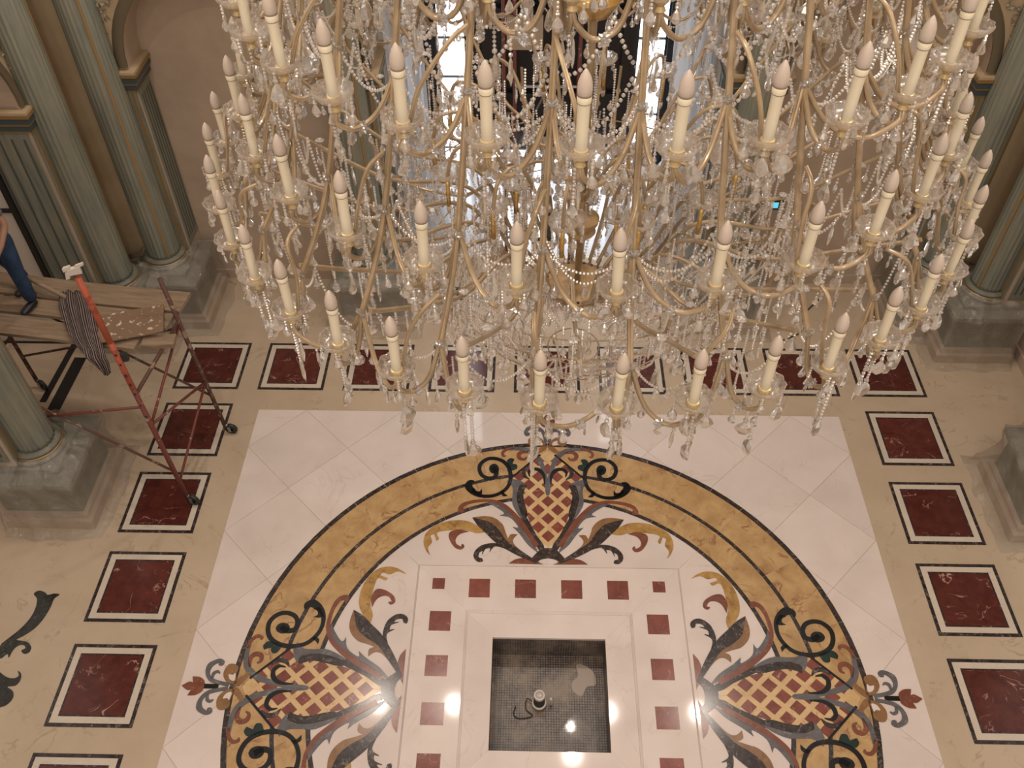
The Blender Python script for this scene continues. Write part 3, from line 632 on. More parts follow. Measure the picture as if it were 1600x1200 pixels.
# pieces drape round a pedestal: a crumpled translucent film
def film_mesh(seed, half=0.60):
    """film gathered round the column foot, spread over the pedestal cap and falling to the floor in creases"""
    rnd = random.Random(seed); mb = MB(); N = 120
    prof = [(0.34, 0.99), (0.37, 0.93), (0.44, 0.88), (0.57, 0.835), (0.575, 0.72), (0.55, 0.60), (0.56, 0.48), (0.58, 0.36), (0.60, 0.25), (0.63, 0.17), (0.635, 0.08), (0.67, 0.012), (0.74, 0.008)]
    cre = [rnd.uniform(-1, 1) for _ in range(N)]; kf = [(rnd.randint(5, 13), rnd.uniform(0, 6.28)) for _ in range(4)]
    for j, (e, z) in enumerate(prof):
        for i in range(N):
            a = 2*PI*i/N; c, s_ = math.cos(a), math.sin(a); sq_ = 1/max(abs(c), abs(s_)); mixk = min(1, j/3.0)*0.86
            w = sum(math.sin(k*a+p+z*(2+k*0.3)) for k, p in kf)*0.010+0.007*cre[i]*min(1, j/2.0)
            rr = (e+w)*(mixk*sq_+(1-mixk))
            zz_ = z+(0.006*cre[(i*7) % N] if 0 < j < 11 else 0)
            mb.v.append((rr*c, min(rr*s_, 0.47), max(0.007, zz_)))
    for j in range(len(prof)-1):
        for i in range(N):
            i2 = (i+1) % N; mb.f.append((j*N+i, (j+1)*N+i, (j+1)*N+i2, j*N+i2))
    return mb.mesh('film', True)
COLS = [  # x, y, rotation (quarter turns), label
    (-5.46, 5.98, 0, 'green fluted column in the left back corner, nearer the back niche'),
    (-5.98, 5.46, 1, 'green fluted column in the left back corner, behind the scaffold planks'),
    (-5.98, 2.50, 1, 'green fluted column at the left edge in front of the scaffold'),
    (-2.50, 5.98, 0, 'green fluted column left of the draped back doorway'),
    (2.50, 5.98, 0, 'green fluted column right of the draped back doorway'),
    (5.46, 5.98, 0, 'green fluted column in the right back corner, nearer the back niche'),
    (5.98, 5.46, 3, 'green fluted column in the right back corner, at the right edge'),
    (5.98, 2.50, 3, 'green fluted column beside the right wall, by the third red tile')]
for i, (x, y, k, lab) in enumerate(COLS):
    c = empty('column', (x, y, 0), k*PI/2); tag(c, lab, 'column', 'green fluted columns round the hall')
    for n_, me, m_ in cms: link(n_, me, None, c)
    link('gilt_stripe', gsm, None, c)
    lab2 = 'plastic film round the pedestal '+['in the left back corner, nearer the back niche', 'in the left back corner, behind the scaffold planks', 'at the left edge in front of the scaffold', 'left of the draped doorway', 'right of the draped doorway', 'in the right back corner, nearer the back niche', 'in the right back corner, at the right edge', 'beside the right wall, by the third red tile'][i]
    w = link('plastic_film', film_mesh(i+1), 'plastic_film', None); w.location = (x, y, 0); w.rotation_euler = (0, 0, k*PI/2); tag(w, lab2, 'plastic sheet', 'plastic film round pedestals')

# ------------------------------------------------------------------ doorway behind the middle arch: black glazed door, white sheets
dw = empty('door_1', (0, 7.5, 0)); tag(dw, 'tall black glazed door with bright panes behind the middle arch', kind='structure')
MB().box((-2.6, 0.06, 0), (2.6, 0.12, 5.9)).build('dark_glass', 'door_black', dw)
for s_ in (-1, 1):
    MB().box((s_*1.60-0.05, -0.03, 0), (s_*1.60+0.05, 0.06, 5.6)).build('stile', 'door_black', dw)
    MB().box((s_*1.00-0.05, -0.03, 0), (s_*1.00+0.05, 0.06, 5.6)).build('stile', 'door_black', dw)
    for q in range(8):  # lowest rows are added behind the sheets so that these glow
        z0 = 0.63+q*0.56
        a, b_ = sorted((s_*1.17, s_*1.52))
        MB().box((a, 0.03, z0), (b_, 0.055, z0+0.51)).build('pane', 'pane_and_backlight_glow', dw)
for s_ in (-1, 1):
    for q in range(3):
        a, b_ = sorted((s_*0.10, s_*0.94)); MB().box((a, 0.03, 0.10+q*0.54), (b_, 0.055, 0.60+q*0.54)).build('pane', 'pane_and_backlight_glow', dw)  # unseen glowing panes added to light the dust sheets from behind
for z in (2.6, 3.8, 5.0): MB().box((-1.0, -0.02, z-0.03), (1.0, 0.05, z+0.03)).build('rail', 'door_black', dw)
for s_ in (-1, 1):
    for t_ in ((6.9, 7.5),):
        o = MB().add([(s_*2.19, 6.9, 0), (s_*2.19, 7.62, 0), (s_*2.19, 7.62, 6), (s_*2.19, 6.9, 6)], [(0, 1, 2, 3)]).build('wall_doorway', 'wall_plaster'); tag(o, 'plaster reveal beside the draped doorway', kind='structure')
def drape(name, x0, x1, y, z0, z1, folds, amp, label, lean=0.0, seed=0):
    rnd = random.Random(seed); mb = MB(); NX, NZ = 48, 26; ph = rnd.uniform(0, 6)
    for j in range(NZ+1):
        v_ = j/NZ; z = z0+(z1-z0)*v_
        for i in range(NX+1):
            u_ = i/NX; x = x0+(x1-x0)*u_+lean*v_
            d = amp*(math.sin(u_*folds*2*PI+ph+0.8*math.sin(v_*3))+0.5*math.sin(u_*folds*3.3*PI+v_*2.0+ph))
            mb.v.append((x+0.03*math.sin(v_*5+i*0.3), y+d, z))
    for j in range(NZ):
        for i in range(NX):
            k = j*(NX+1)+i; mb.f.append((k, k+1, k+NX+2, k+NX+1))
    o = mb.build(name, 'white_sheet', None, True); tag(o, label, 'sheet', 'white dust sheets in the back doorway'); return o
drape('dust_sheet', -2.12, -1.60, 6.75, 0.02, 5.6, 4, 0.05, 'white dust sheet hanging down the left side of the back doorway', 0.0, 1)
drape('dust_sheet', 1.52, 2.12, 6.75, 0.02, 5.6, 4, 0.05, 'white dust sheet hanging down the right side of the back doorway', 0.0, 2)
drape('dust_sheet', -1.75, -0.25, 7.15, 0.02, 1.78, 6, 0.06, 'white dust sheet covering the lower left half of the black door', 0.06, 3)
drape('dust_sheet', 0.10, 1.72, 7.15, 0.02, 1.74, 6, 0.06, 'white dust sheet covering the lower right half of the black door', -0.06, 4)
# red tower scaffold standing in the doorway
ts = empty('tower_scaffold', (0, 7.0, 0)); tag(ts, 'dark red tower scaffold standing in the back doorway', 'scaffold')
for x in (-0.62, -0.48, 0.36, 0.50):
    MB().tube([(x, 0, 0), (x, 0, 4.6)], 0.026, 8).build('upright', 'scaffold_red', ts, True)
for z in (0.5, 1.2, 1.9, 2.6, 3.3, 4.0):
    for a, b_ in ((-0.62, -0.48), (0.36, 0.50)): MB().tube([(a, 0, z), (b_, 0, z)], 0.018, 6).build('rung', 'scaffold_rust', ts)
MB().tube([(-0.48, 0, 3.0), (0.36, 0, 3.0)], 0.02, 6).build('ledger', 'steel_grey', ts)
MB().tube([(-0.48, 0, 1.9), (0.36, 0, 1.9)], 0.02, 6).build('ledger', 'steel_grey', ts)
MB().tube([(-0.48, 0, 2.0), (0.36, 0, 3.9)], 0.014, 6).build('brace', 'steel_grey', ts)
MB().box((-0.58, -0.03, 3.52), (-0.12, 0.03, 3.95)).build('deck_board', 'wall_plaster', ts)
# touch panel on the right niche wall
tp = empty('touch_panel', (3.21, NB-0.012, 1.43)); tag(tp, 'small black wall panel with a glowing cyan screen in the right back niche', 'panel')
MB().box((-0.14, -0.012, -0.075), (0.14, 0.012, 0.075)).build('bezel', 'black_metal', tp)
MB().box((-0.10, -0.016, -0.045), (0.045, -0.0125, 0.05)).build('screen', 'screen_cyan', tp)
# ------------------------------------------------------------------ scaffold by the left arch
sf = empty('rolling_scaffold', (-4.4, 2.35, 0)); tag(sf, 'worn red steel scaffold on castors standing under the left arch', 'scaffold')
O_ = Vector((-4.4, 2.35, 0))
P1b, P1t = Vector((-4.385, 2.33, 0.13)), Vector((-4.50, 2.36, 3.66))
P2b, P2t = Vector((-4.19, 3.46, 0.13)), Vector((-4.34, 3.50, 2.58))
P3b, P3t = Vector((-6.95, 4.22, 0.13)), Vector((-7.05, 4.25, 2.6))
P4b, P4t = Vector((-7.12, 3.05, 0.13)), Vector((-7.22, 3.08, 2.6))
def at(a, b_, z): return a+(b_-a)*((z-a.z)/(b_.z-a.z))
def bar(a, b_, r, m_, nm, n=8): return MB().tube([Vector(a)-O_, Vector(b_)-O_], r, n).build(nm, m_, sf, True)
bar(P1b, at(P1b, P1t, 2.05), 0.030, 'scaffold_red', 'upright', 10); bar(at(P1b, P1t, 2.05), at(P1b, P1t, 2.72), 0.032, 'scaffold_orange', 'upright', 10)
bar(at(P1b, P1t, 2.72), at(P1b, P1t, 3.56), 0.034, 'scaffold_orange', 'upright', 10)
for b_, t_ in ((P2b, P2t), (P3b, P3t), (P4b, P4t)): bar(b_, t_, 0.027, 'scaffold_rust', 'upright', 10)
zz = [0.42, 0.95, 1.45, 1.92]
for i in range(3):
    a, b_ = (P1b, P1t), (P2b, P2t)
    if i % 2: a, b_ = b_, a
    bar(at(*a, zz[i]), at(*b_, zz[i+1]), 0.017, 'scaffold_red', 'brace')
for z in (0.95, 1.92): bar(at(P3b, P3t, z), at(P4b, P4t, z), 0.018, 'scaffold_rust', 'rung')
bar(at(P1b, P1t, 1.95), at(P2b, P2t, 1.95), 0.022, 'scaffold_rust', 'rung')
bar(at(P1b, P1t, 0.62), at(P4b, P4t, 1.9), 0.016, 'scaffold_rust', 'cross_brace'); bar(at(P1b, P1t, 1.75), at(P4b, P4t, 0.6), 0.016, 'scaffold_red', 'cross_brace')
bar(at(P2b, P2t, 0.7), at(P3b, P3t, 1.9), 0.016, 'scaffold_rust', 'cross_brace'); bar(at(P2b, P2t, 1.85), at(P3b, P3t, 0.6), 0.016, 'scaffold_rust', 'cross_brace')
# white worn bracket with a forked head on the tall upright, pin holes down the sleeve
hd = MB(); top = P1t-O_
hd.obox(top+Vector((0, 0, -0.02)), (0.055, 0.02, 0), (-0.008, 0.02, 0), (0, 0, 0.035)).obox(top+Vector((-0.05, -0.02, 0.02)), (0.03, 0.01, 0.005), (0, 0.018, 0), (0, 0, 0.02)).obox(top+Vector((0.055, 0.02, 0.03)), (0.035, 0.012, 0.008), (0, 0.014, 0), (0, 0, 0.014)).obox(top+Vector((-0.06, -0.03, -0.05)), (0.016, 0.005, 0), (0, 0.015, 0), (0.01, 0, 0.04))
hd.build('fork_head', 'white_paint', sf)
for z in (1.62, 1.80, 1.98, 2.12, 2.26, 2.42, 2.56):
    p = at(P1b, P1t, z)-O_; MB().obox(p+Vector((0.012, -0.031, 0.004)), (0.010, 0, 0), (0, 0.004, 0), (0, 0, 0.010)).build('pin_hole', 'rubber_black', sf)
p = at(P1b, P1t, 2.48)-O_; MB().obox(p+Vector((0.05, 0.03, 0)), (0.035, 0.01, 0), (0, 0.02, 0), (0, 0, 0.05)).build('clamp', 'rubber_black', sf)
for pb, ang in ((P1b, 0.5), (P2b, 0.2), (P3b, 0.9), (P4b, 0.3)):
    c = pb-O_; q = Vector((math.cos(ang), -math.sin(ang)*0.4, 0)).normalized(); ax_ = Vector((-q.y, q.x, 0))
    fk = MB().tube([c+Vector((0, 0, 0.02)), c+q*0.06+Vector((0, 0, 0.01))], 0.022, 8).obox(c+q*0.06+ax_*0.032+Vector((0, 0, -0.03)), q*0.02, ax_*0.004, (0, 0, 0.045)).obox(c+q*0.06-ax_*0.032+Vector((0, 0, -0.03)), q*0.02, ax_*0.004, (0, 0, 0.045)).build('castor_fork', 'steel_grey', sf)
    w = MB(); cc = c+q*0.07+Vector((0, 0, 0.085-c.z)); pr = [(0.03, -0.02), (0.07, -0.024), (0.082, -0.016), (0.085, 0.0), (0.082, 0.016), (0.07, 0.024), (0.03, 0.02)]
    for r, d in pr:
        for i in range(24):
            a = 2*PI*i/24; w.v.append(tuple(cc+(q*math.cos(a)+Vector((0, 0, 1))*math.sin(a))*r+ax_*d))
    for j in range(len(pr)-1):
        for i in range(24): w.f.append((j*24+i, j*24+(i+1) % 24, (j+1)*24+(i+1) % 24, (j+1)*24+i))
    w.f.append(tuple(range(24))); w.f.append(tuple((len(pr)-1)*24+i for i in reversed(range(24))))
    w.build('castor_wheel', 'rubber_black', sf, True)
# planks
def plank(a, b_, w, z, t, label, m_='plank_wood', nm='plank', roll=0.0):
    a, b_ = Vector(a), Vector(b_); d = (b_-a); L = d.length; d.normalize(); n_ = Vector((-d.y, d.x, 0))
    mb = MB(); N = 6
    for i in range(N+1):
        u = i/N; jig = 0.006*math.sin(u*9+w*50)
        for (s_, h) in ((-1, -1), (1, -1), (1, 1), (-1, 1)): mb.v.append(((u-0.5)*L, s_*w/2+jig, h*t/2-0.012*math.sin(u*PI)))
    for i in range(N):
        for j in range(4): mb.f.append((i*4+j, i*4+(j+1) % 4, i*4+4+(j+1) % 4, i*4+4+j))
    mb.f.append((3, 2, 1, 0)); mb.f.append((N*4, N*4+1, N*4+2, N*4+3))
    o = mb.build(nm, m_); c = (a+b_)/2; o.location = (c.x, c.y, z); o.rotation_euler = (roll, 0, math.atan2(d.y, d.x)); tag(o, label, 'plank', 'planks on the scaffold'); return o
plank((-4.28, 3.74, 0), (-7.3, 4.18, 0), 0.34, 2.0, 0.045, 'wide grey plank along the far side of the scaffold deck')
plank((-4.36, 3.42, 0), (-7.3, 3.83, 0), 0.25, 2.0, 0.045, 'middle scaffold plank with its end under the splashed board')
plank((-4.62, 3.10, 0), (-7.3, 3.50, 0), 0.27, 2.0, 0.045, 'near scaffold plank under the worker\'s shoe')
plank((-4.22, 3.12, 0), (-4.58, 3.09, 0), 0.17, 2.0, 0.06, 'short pale offcut of wood sticking out at the near deck corner')
pw = plank((-4.42, 3.42, 0), (-5.10, 3.22, 0), 0.50, 2.075, 0.014, 'brown board splashed with white paint on the scaffold deck', 'splashed_board', 'plywood_board', 0.05)
pole = MB().tube([(-5.60, 3.72, 2.06), (-6.2, 3.97, 2.22), (-7.0, 4.30, 2.45)], [0.028, 0.03, 0.03], 8).build('wooden_pole', 'plank_wood', None, True); tag(pole, 'pale round wooden pole lying across the scaffold beside the worker', 'pole')
# hanging striped cloth
mb = MB(); NX, NZ = 22, 18
rows = [((-5.77, 3.84, 2.035), (-5.52, 3.88, 2.035)), ((-5.70, 3.62, 2.05), (-5.33, 3.62, 2.05)), ((-5.52, 3.32, 2.06), (-5.13, 3.24, 2.06)), ((-5.34, 3.04, 2.07), (-4.98, 2.98, 2.07)), ((-5.20, 2.90, 2.05), (-4.93, 2.88, 2.02)), ((-5.10, 2.87, 1.90), (-4.92, 2.86, 1.88)), ((-5.03, 2.86, 1.75), (-4.95, 2.86, 1.74))]
la, lb = crom([r_[0] for r_ in rows], 3), crom([r_[1] for r_ in rows], 3); NZ = len(la)-1
for j in range(NZ+1):
    for i in range(NX+1):
        u = i/NX; q = la[j]+(lb[j]-la[j])*u; h = 0.022*(1+math.sin(u*19+j*0.35))+0.012*(1+math.sin(u*7-j*0.5))
        up = Vector((0, 0, 1)) if j < NZ*0.7 else Vector((0, -1, 0.2))
        mb.v.append(tuple(q+up*h*min(1, 4*u+0.2)*min(1, 4*(1-u)+0.2)))
for j in range(NZ):
    for i in range(NX): k = j*(NX+1)+i; mb.f.append((k, k+1, k+NX+2, k+NX+1))
cl = mb.build('striped_cloth', 'striped_cloth', None, True); tag(cl, 'dark striped cloth draped over the scaffold deck edge', 'cloth')
uv = cl.data.uv_layers.new(name='UVMap')
for lp in cl.data.loops:
    k = lp.vertex_index; uv.data[lp.index].uv = ((k % (NX+1))/NX*0.9+(k//(NX+1))/NZ*0.25, (k//(NX+1))/NZ)
md = cl.modifiers.new('thick', 'SOLIDIFY'); md.thickness = 0.006

# ------------------------------------------------------------------ worker on the deck (legs in view)
def skin_body(name, joints, edges, m_, parent, sub=2):
    me = bpy.data.meshes.new(name); me.from_pydata([j[0] for j in joints], edges, []); o = link(name, me, m_, parent)
    sk = o.modifiers.new('skin', 'SKIN'); sk.use_smooth_shade = True
    for i, j in enumerate(joints):
        r = j[1]; me.skin_vertices[0].data[i].radius = r if isinstance(r, tuple) else (r, r)
    me.skin_vertices[0].data[0].use_root = True
    s_ = o.modifiers.new('sub', 'SUBSURF'); s_.levels = sub; s_.render_levels = sub
    return o
D = 2.023
person = empty('person', (-6.12, 3.72, D)); tag(person, 'worker in blue jeans and dark shoes standing on the scaffold planks', 'person'); person.rotation_euler = (0, 0, -0.35)
J = [((0, 0, 0.96), (0.15, 0.11)), ((0, 0, 1.15), (0.145, 0.10)), ((0, 0.01, 1.36), (0.165, 0.105)), ((0, 0.01, 1.50), (0.06, 0.06)), ((0, -0.01, 1.58), (0.055, 0.06)), ((0, -0.02, 1.68), (0.078, 0.098)), ((0, -0.02, 1.78), (0.05, 0.06)),
     ((0.19, 0.0, 1.44), 0.055), ((0.25, 0.02, 1.16), 0.042), ((0.25, -0.14, 0.98), 0.032), ((0.24, -0.20, 0.93), (0.036, 0.018)),
     ((-0.19, 0.0, 1.44), 0.055), ((-0.25, 0.02, 1.16), 0.042), ((-0.25, -0.14, 0.98), 0.032), ((-0.24, -0.20, 0.93), (0.036, 0.018)),
     ((0.10, 0.0, 0.88), 0.09), ((0.12, -0.03, 0.50), 0.055), ((0.13, -0.03, 0.10), 0.04), ((-0.10, 0.0, 0.88), 0.09), ((-0.14, 0.10, 0.50), 0.055), ((-0.16, 0.20, 0.10), 0.04)]
E_ = [(0, 1), (1, 2), (2, 3), (3, 4), (4, 5), (5, 6), (2, 7), (7, 8), (8, 9), (9, 10), (2, 11), (11, 12), (12, 13), (13, 14), (0, 15), (15, 16), (16, 17), (0, 18), (18, 19), (19, 20)]
nb = len(J)
for s_, w0 in ((1, 10), (-1, 14)):                       # five fingers on each hand
    for q, (dx, ln) in enumerate(((-0.026, 0.062), (-0.009, 0.072), (0.009, 0.068), (0.026, 0.054))):
        J += [((s_*0.24+dx, -0.235, 0.905), 0.0095), ((s_*0.24+dx, -0.235-ln*0.5, 0.88), 0.009), ((s_*0.24+dx, -0.235-ln*0.6, 0.88-ln*0.55), 0.008)]
        E_ += [(w0, nb), (nb, nb+1), (nb+1, nb+2)]; nb += 3
    J += [((s_*0.24-s_*0.045, -0.205, 0.90), 0.011), ((s_*0.24-s_*0.06, -0.24, 0.875), 0.009)]; E_ += [(w0, nb), (nb, nb+1)]; nb += 2
skin_body('body', J, E_, 'skin', person)
skin_body('jeans', [((0, 0, 0.98), (0.165, 0.125)), ((0.10, 0.0, 0.86), 0.115), ((0.12, -0.03, 0.50), 0.088), ((0.13, -0.03, 0.22), 0.078), ((0.13, -0.03, 0.075), 0.080), ((-0.10, 0.0, 0.86), 0.115), ((-0.14, 0.10, 0.50), 0.088), ((-0.155, 0.18, 0.22), 0.078), ((-0.16, 0.20, 0.075), 0.080), ((0, 0, 1.06), (0.16, 0.12))],
          [(0, 1), (1, 2), (2, 3), (3, 4), (0, 5), (5, 6), (6, 7), (7, 8), (0, 9)], 'denim', person)
skin_body('shirt', [((0, 0, 1.02), (0.165, 0.13)), ((0, 0, 1.2), (0.165, 0.125)), ((0, 0.01, 1.38), (0.185, 0.125)), ((0, 0.01, 1.49), (0.075, 0.075)), ((0.19, 0, 1.45), 0.075), ((0.235, 0.015, 1.26), 0.068), ((-0.19, 0, 1.45), 0.075), ((-0.235, 0.015, 1.26), 0.068)],
          [(0, 1), (1, 2), (2, 3), (2, 4), (4, 5), (2, 6), (6, 7)], 'shirt_grey', person)
for (x, y) in ((0.13, -0.03), (-0.16, 0.20)):
    skin_body('shoe', [((x, y+0.05, 0.048), (0.046, 0.046)), ((x, y, 0.055), (0.048, 0.05)), ((x, y-0.09, 0.046), (0.052, 0.042)), ((x, y-0.17, 0.036), (0.048, 0.032)), ((x, y-0.20, 0.03), (0.03, 0.022))], [(0, 1), (1, 2), (2, 3), (3, 4)], 'shoe_leather', person)
skin_body('hair', [((0, 0.01, 1.76), (0.085, 0.10)), ((0, 0.04, 1.70), (0.082, 0.085)), ((0, 0.045, 1.63), (0.06, 0.05))], [(0, 1), (1, 2)], 'hair_dark', person)
fc = MB()
for s_ in (-1, 1): fc.lathe([(0.004, -0.008), (0.011, 0.0), (0.004, 0.008)], 8, (s_*0.032, -0.112, 1.69))
fc.lathe([(0.016, -0.02), (0.012, 0.0), (0.006, 0.025)], 8, (0, -0.122, 1.66)).box((-0.025, -0.116, 1.615), (0.025, -0.10, 1.622))
fc.build('face_features', 'hair_dark', person)
for s_ in (-1, 1): MB().lathe([(0.008, -0.03), (0.016, 0.0), (0.012, 0.03)], 8, (s_*0.084, -0.01, 1.68)).build('ear', 'skin', person, True)
# black cable on the floor by the back row of tiles
cbl = MB().tube(crom([(3.28, 5.27, 0.012), (3.38, 5.30, 0.012), (3.5, 5.36, 0.012), (3.72, 5.52, 0.012), (3.8, 5.85, 0.012), (4.1, 6.2, 0.012)], 6), 0.010, 6).build('power_cable', 'rubber_black', None, True); tag(cbl, 'thin black cable lying on the floor by the right back niche', 'cable')
bg = MB().lathe([(0.10, 0), (0.13, 0.03), (0.14, 0.22), (0.15, 0.27), (0.14, 0.27), (0.13, 0.24), (0.10, 0.04)], 20).build('paint_bucket', 'impost_blue', None, True); bg.location = (-1.35, 5.95, 0); tag(bg, 'dark blue bucket on the floor in front of the draped doorway', 'bucket')
# ------------------------------------------------------------------ chandelier
CX, CY = 0.025, 0.0
ch = empty('chandelier', (CX, CY, 4.5)); tag(ch, 'huge gilt and crystal chandelier with tiers of candle bulbs over the medallion', 'chandelier')
ZO = 4.5
def pol(r, deg, z): a = math.radians(deg); return Vector((r*math.cos(a), r*math.sin(a), z-ZO))
TIERS = [  # count, first angle, radius, tip height
    (40, 262.5, 1.835, 6.80), (29, 270.95, 1.645, 7.20), (32, 265.5, 1.560, 7.71), (30, 263.0, 1.30, 8.10)]
CAN = 0.285                                               # candle with bulb, base to tip
camv = Vector(CAM)-Vector((CX, CY, ZO))
# --- shared meshes
sleeve = autosmooth(MB().lathe([(0.0165, 0.0), (0.0175, 0.012), (0.0185, 0.170), (0.0205, 0.176), (0.0215, 0.186), (0.0215, 0.197), (0.0205, 0.200)], 20).mesh('candle'), 40); sleeve.materials.append(MATS['candle_cream'])
bulb = MB().lathe([(0.0195, 0.200), (0.0215, 0.205), (0.0225, 0.222), (0.0205, 0.243), (0.0145, 0.263), (0.007, 0.277), (0.0012, 0.285)], 18).mesh('bulb', True); bulb.materials.append(MATS['bulb_frost'])
line = MB().lathe([(0.0200, 0.1735), (0.0206, 0.1745), (0.0206, 0.1765), (0.0200, 0.1775)], 18, cap=False).lathe([(0.0215, 0.1985), (0.0221, 0.1995), (0.0221, 0.2015), (0.0215, 0.2025)], 18, cap=False).mesh('collar_line'); line.materials.append(MATS['candle_line'])
socket = autosmooth(MB().lathe([(0.010, -0.055), (0.018, -0.045), (0.012, -0.03), (0.024, -0.014), (0.026, 0.0), (0.022, 0.012), (0.0175, 0.014)], 14).mesh('socket'), 40); socket.materials.append(MATS['socket_gilt'])
def cup_w(a, z): return 1+0.055*math.cos(10*a)*min(1, max(0, z/0.03))
cup = MB().lathe([(0.018, -0.006), (0.034, -0.008), (0.054, 0.004), (0.066, 0.024), (0.068, 0.040), (0.0645, 0.040), (0.062, 0.026), (0.050, 0.010), (0.032, -0.001), (0.018, 0.001)], 40, wob=cup_w, cap=False).mesh('drip_cup', True); cup.materials.append(MATS['glass_cup'])
def flat_drop(prof, thick, n=1.0):
    """faceted flat drop hanging from the origin: prof = list of (half width, z)"""
    mb = MB(); k = 0
    for w, z in prof: mb.v += [(-w, 0, z), (-w*0.45, -thick*min(1, w*40), z), (w*0.45, -thick*min(1, w*40), z), (w, 0, z), (w*0.45, thick*min(1, w*40), z), (-w*0.45, thick*min(1, w*40), z)]
    for j in range(len(prof)-1):
        for i in range(6): mb.f.append((j*6+i, j*6+(i+1) % 6, (j+1)*6+(i+1) % 6, (j+1)*6+i))
    mb.f.append(tuple(range(6))); mb.f.append(tuple((len(prof)-1)*6+i for i in reversed(range(6)))); return mb
def bead_mb(mb, c, r, n=6):
    c = Vector(c); mb.lathe([(r*0.45, -r*0.9), (r, -r*0.35), (r, r*0.35), (r*0.45, r*0.9)], n, c); return mb
drops = {}
d = flat_drop([(0.003, -0.012), (0.007, -0.017), (0.014, -0.032), (0.0175, -0.044), (0.012, -0.056), (0.002, -0.062)], 0.008); bead_mb(d, (0, 0, -0.006), 0.008); drops['almond'] = d
d = flat_drop([(0.003, -0.016), (0.012, -0.026), (0.024, -0.042), (0.029, -0.055), (0.033, -0.066), (0.027, -0.080), (0.016, -0.088), (0.004, -0.098)], 0.011); bead_mb(d, (0, 0, -0.007), 0.010); drops['leaf'] = d
d = MB().lathe([(0.002, -0.014), (0.007, -0.03), (0.0095, -0.07), (0.006, -0.10), (0.001, -0.118)], 6); bead_mb(d, (0, 0, -0.006), 0.008); drops['icicle'] = d
d = MB().lathe([(0.002, -0.012), (0.010, -0.022), (0.019, -0.040), (0.017, -0.052), (0.008, -0.062), (0.001, -0.065)], 8); bead_mb(d, (0, 0, -0.006), 0.007); drops['pear'] = d
drop_me = {}
for k, mb in drops.items(): drop_me[k] = mb.mesh('crystal_pendant'); drop_me[k].materials.append(MATS['crystal'])
PEND = []
def pend(p, kind, sc_=1.0): PEND.append((p, kind, sc_*random.uniform(0.9, 1.12), random.uniform(0, PI)))
STR = []
def strand(pts, r, gap=2.35): STR.append((pts, r, gap))
ROS = []
def rosette(p, out): ROS.append((p, out))
BARS = []
flute = [1.0, 0.94, 0.66, 0.94]*3
def gbar(pts, r=0.011, name='arm', sub=6): BARS.append((crom(pts, sub) if len(pts) > 2 else [Vector(p) for p in pts], r, name))
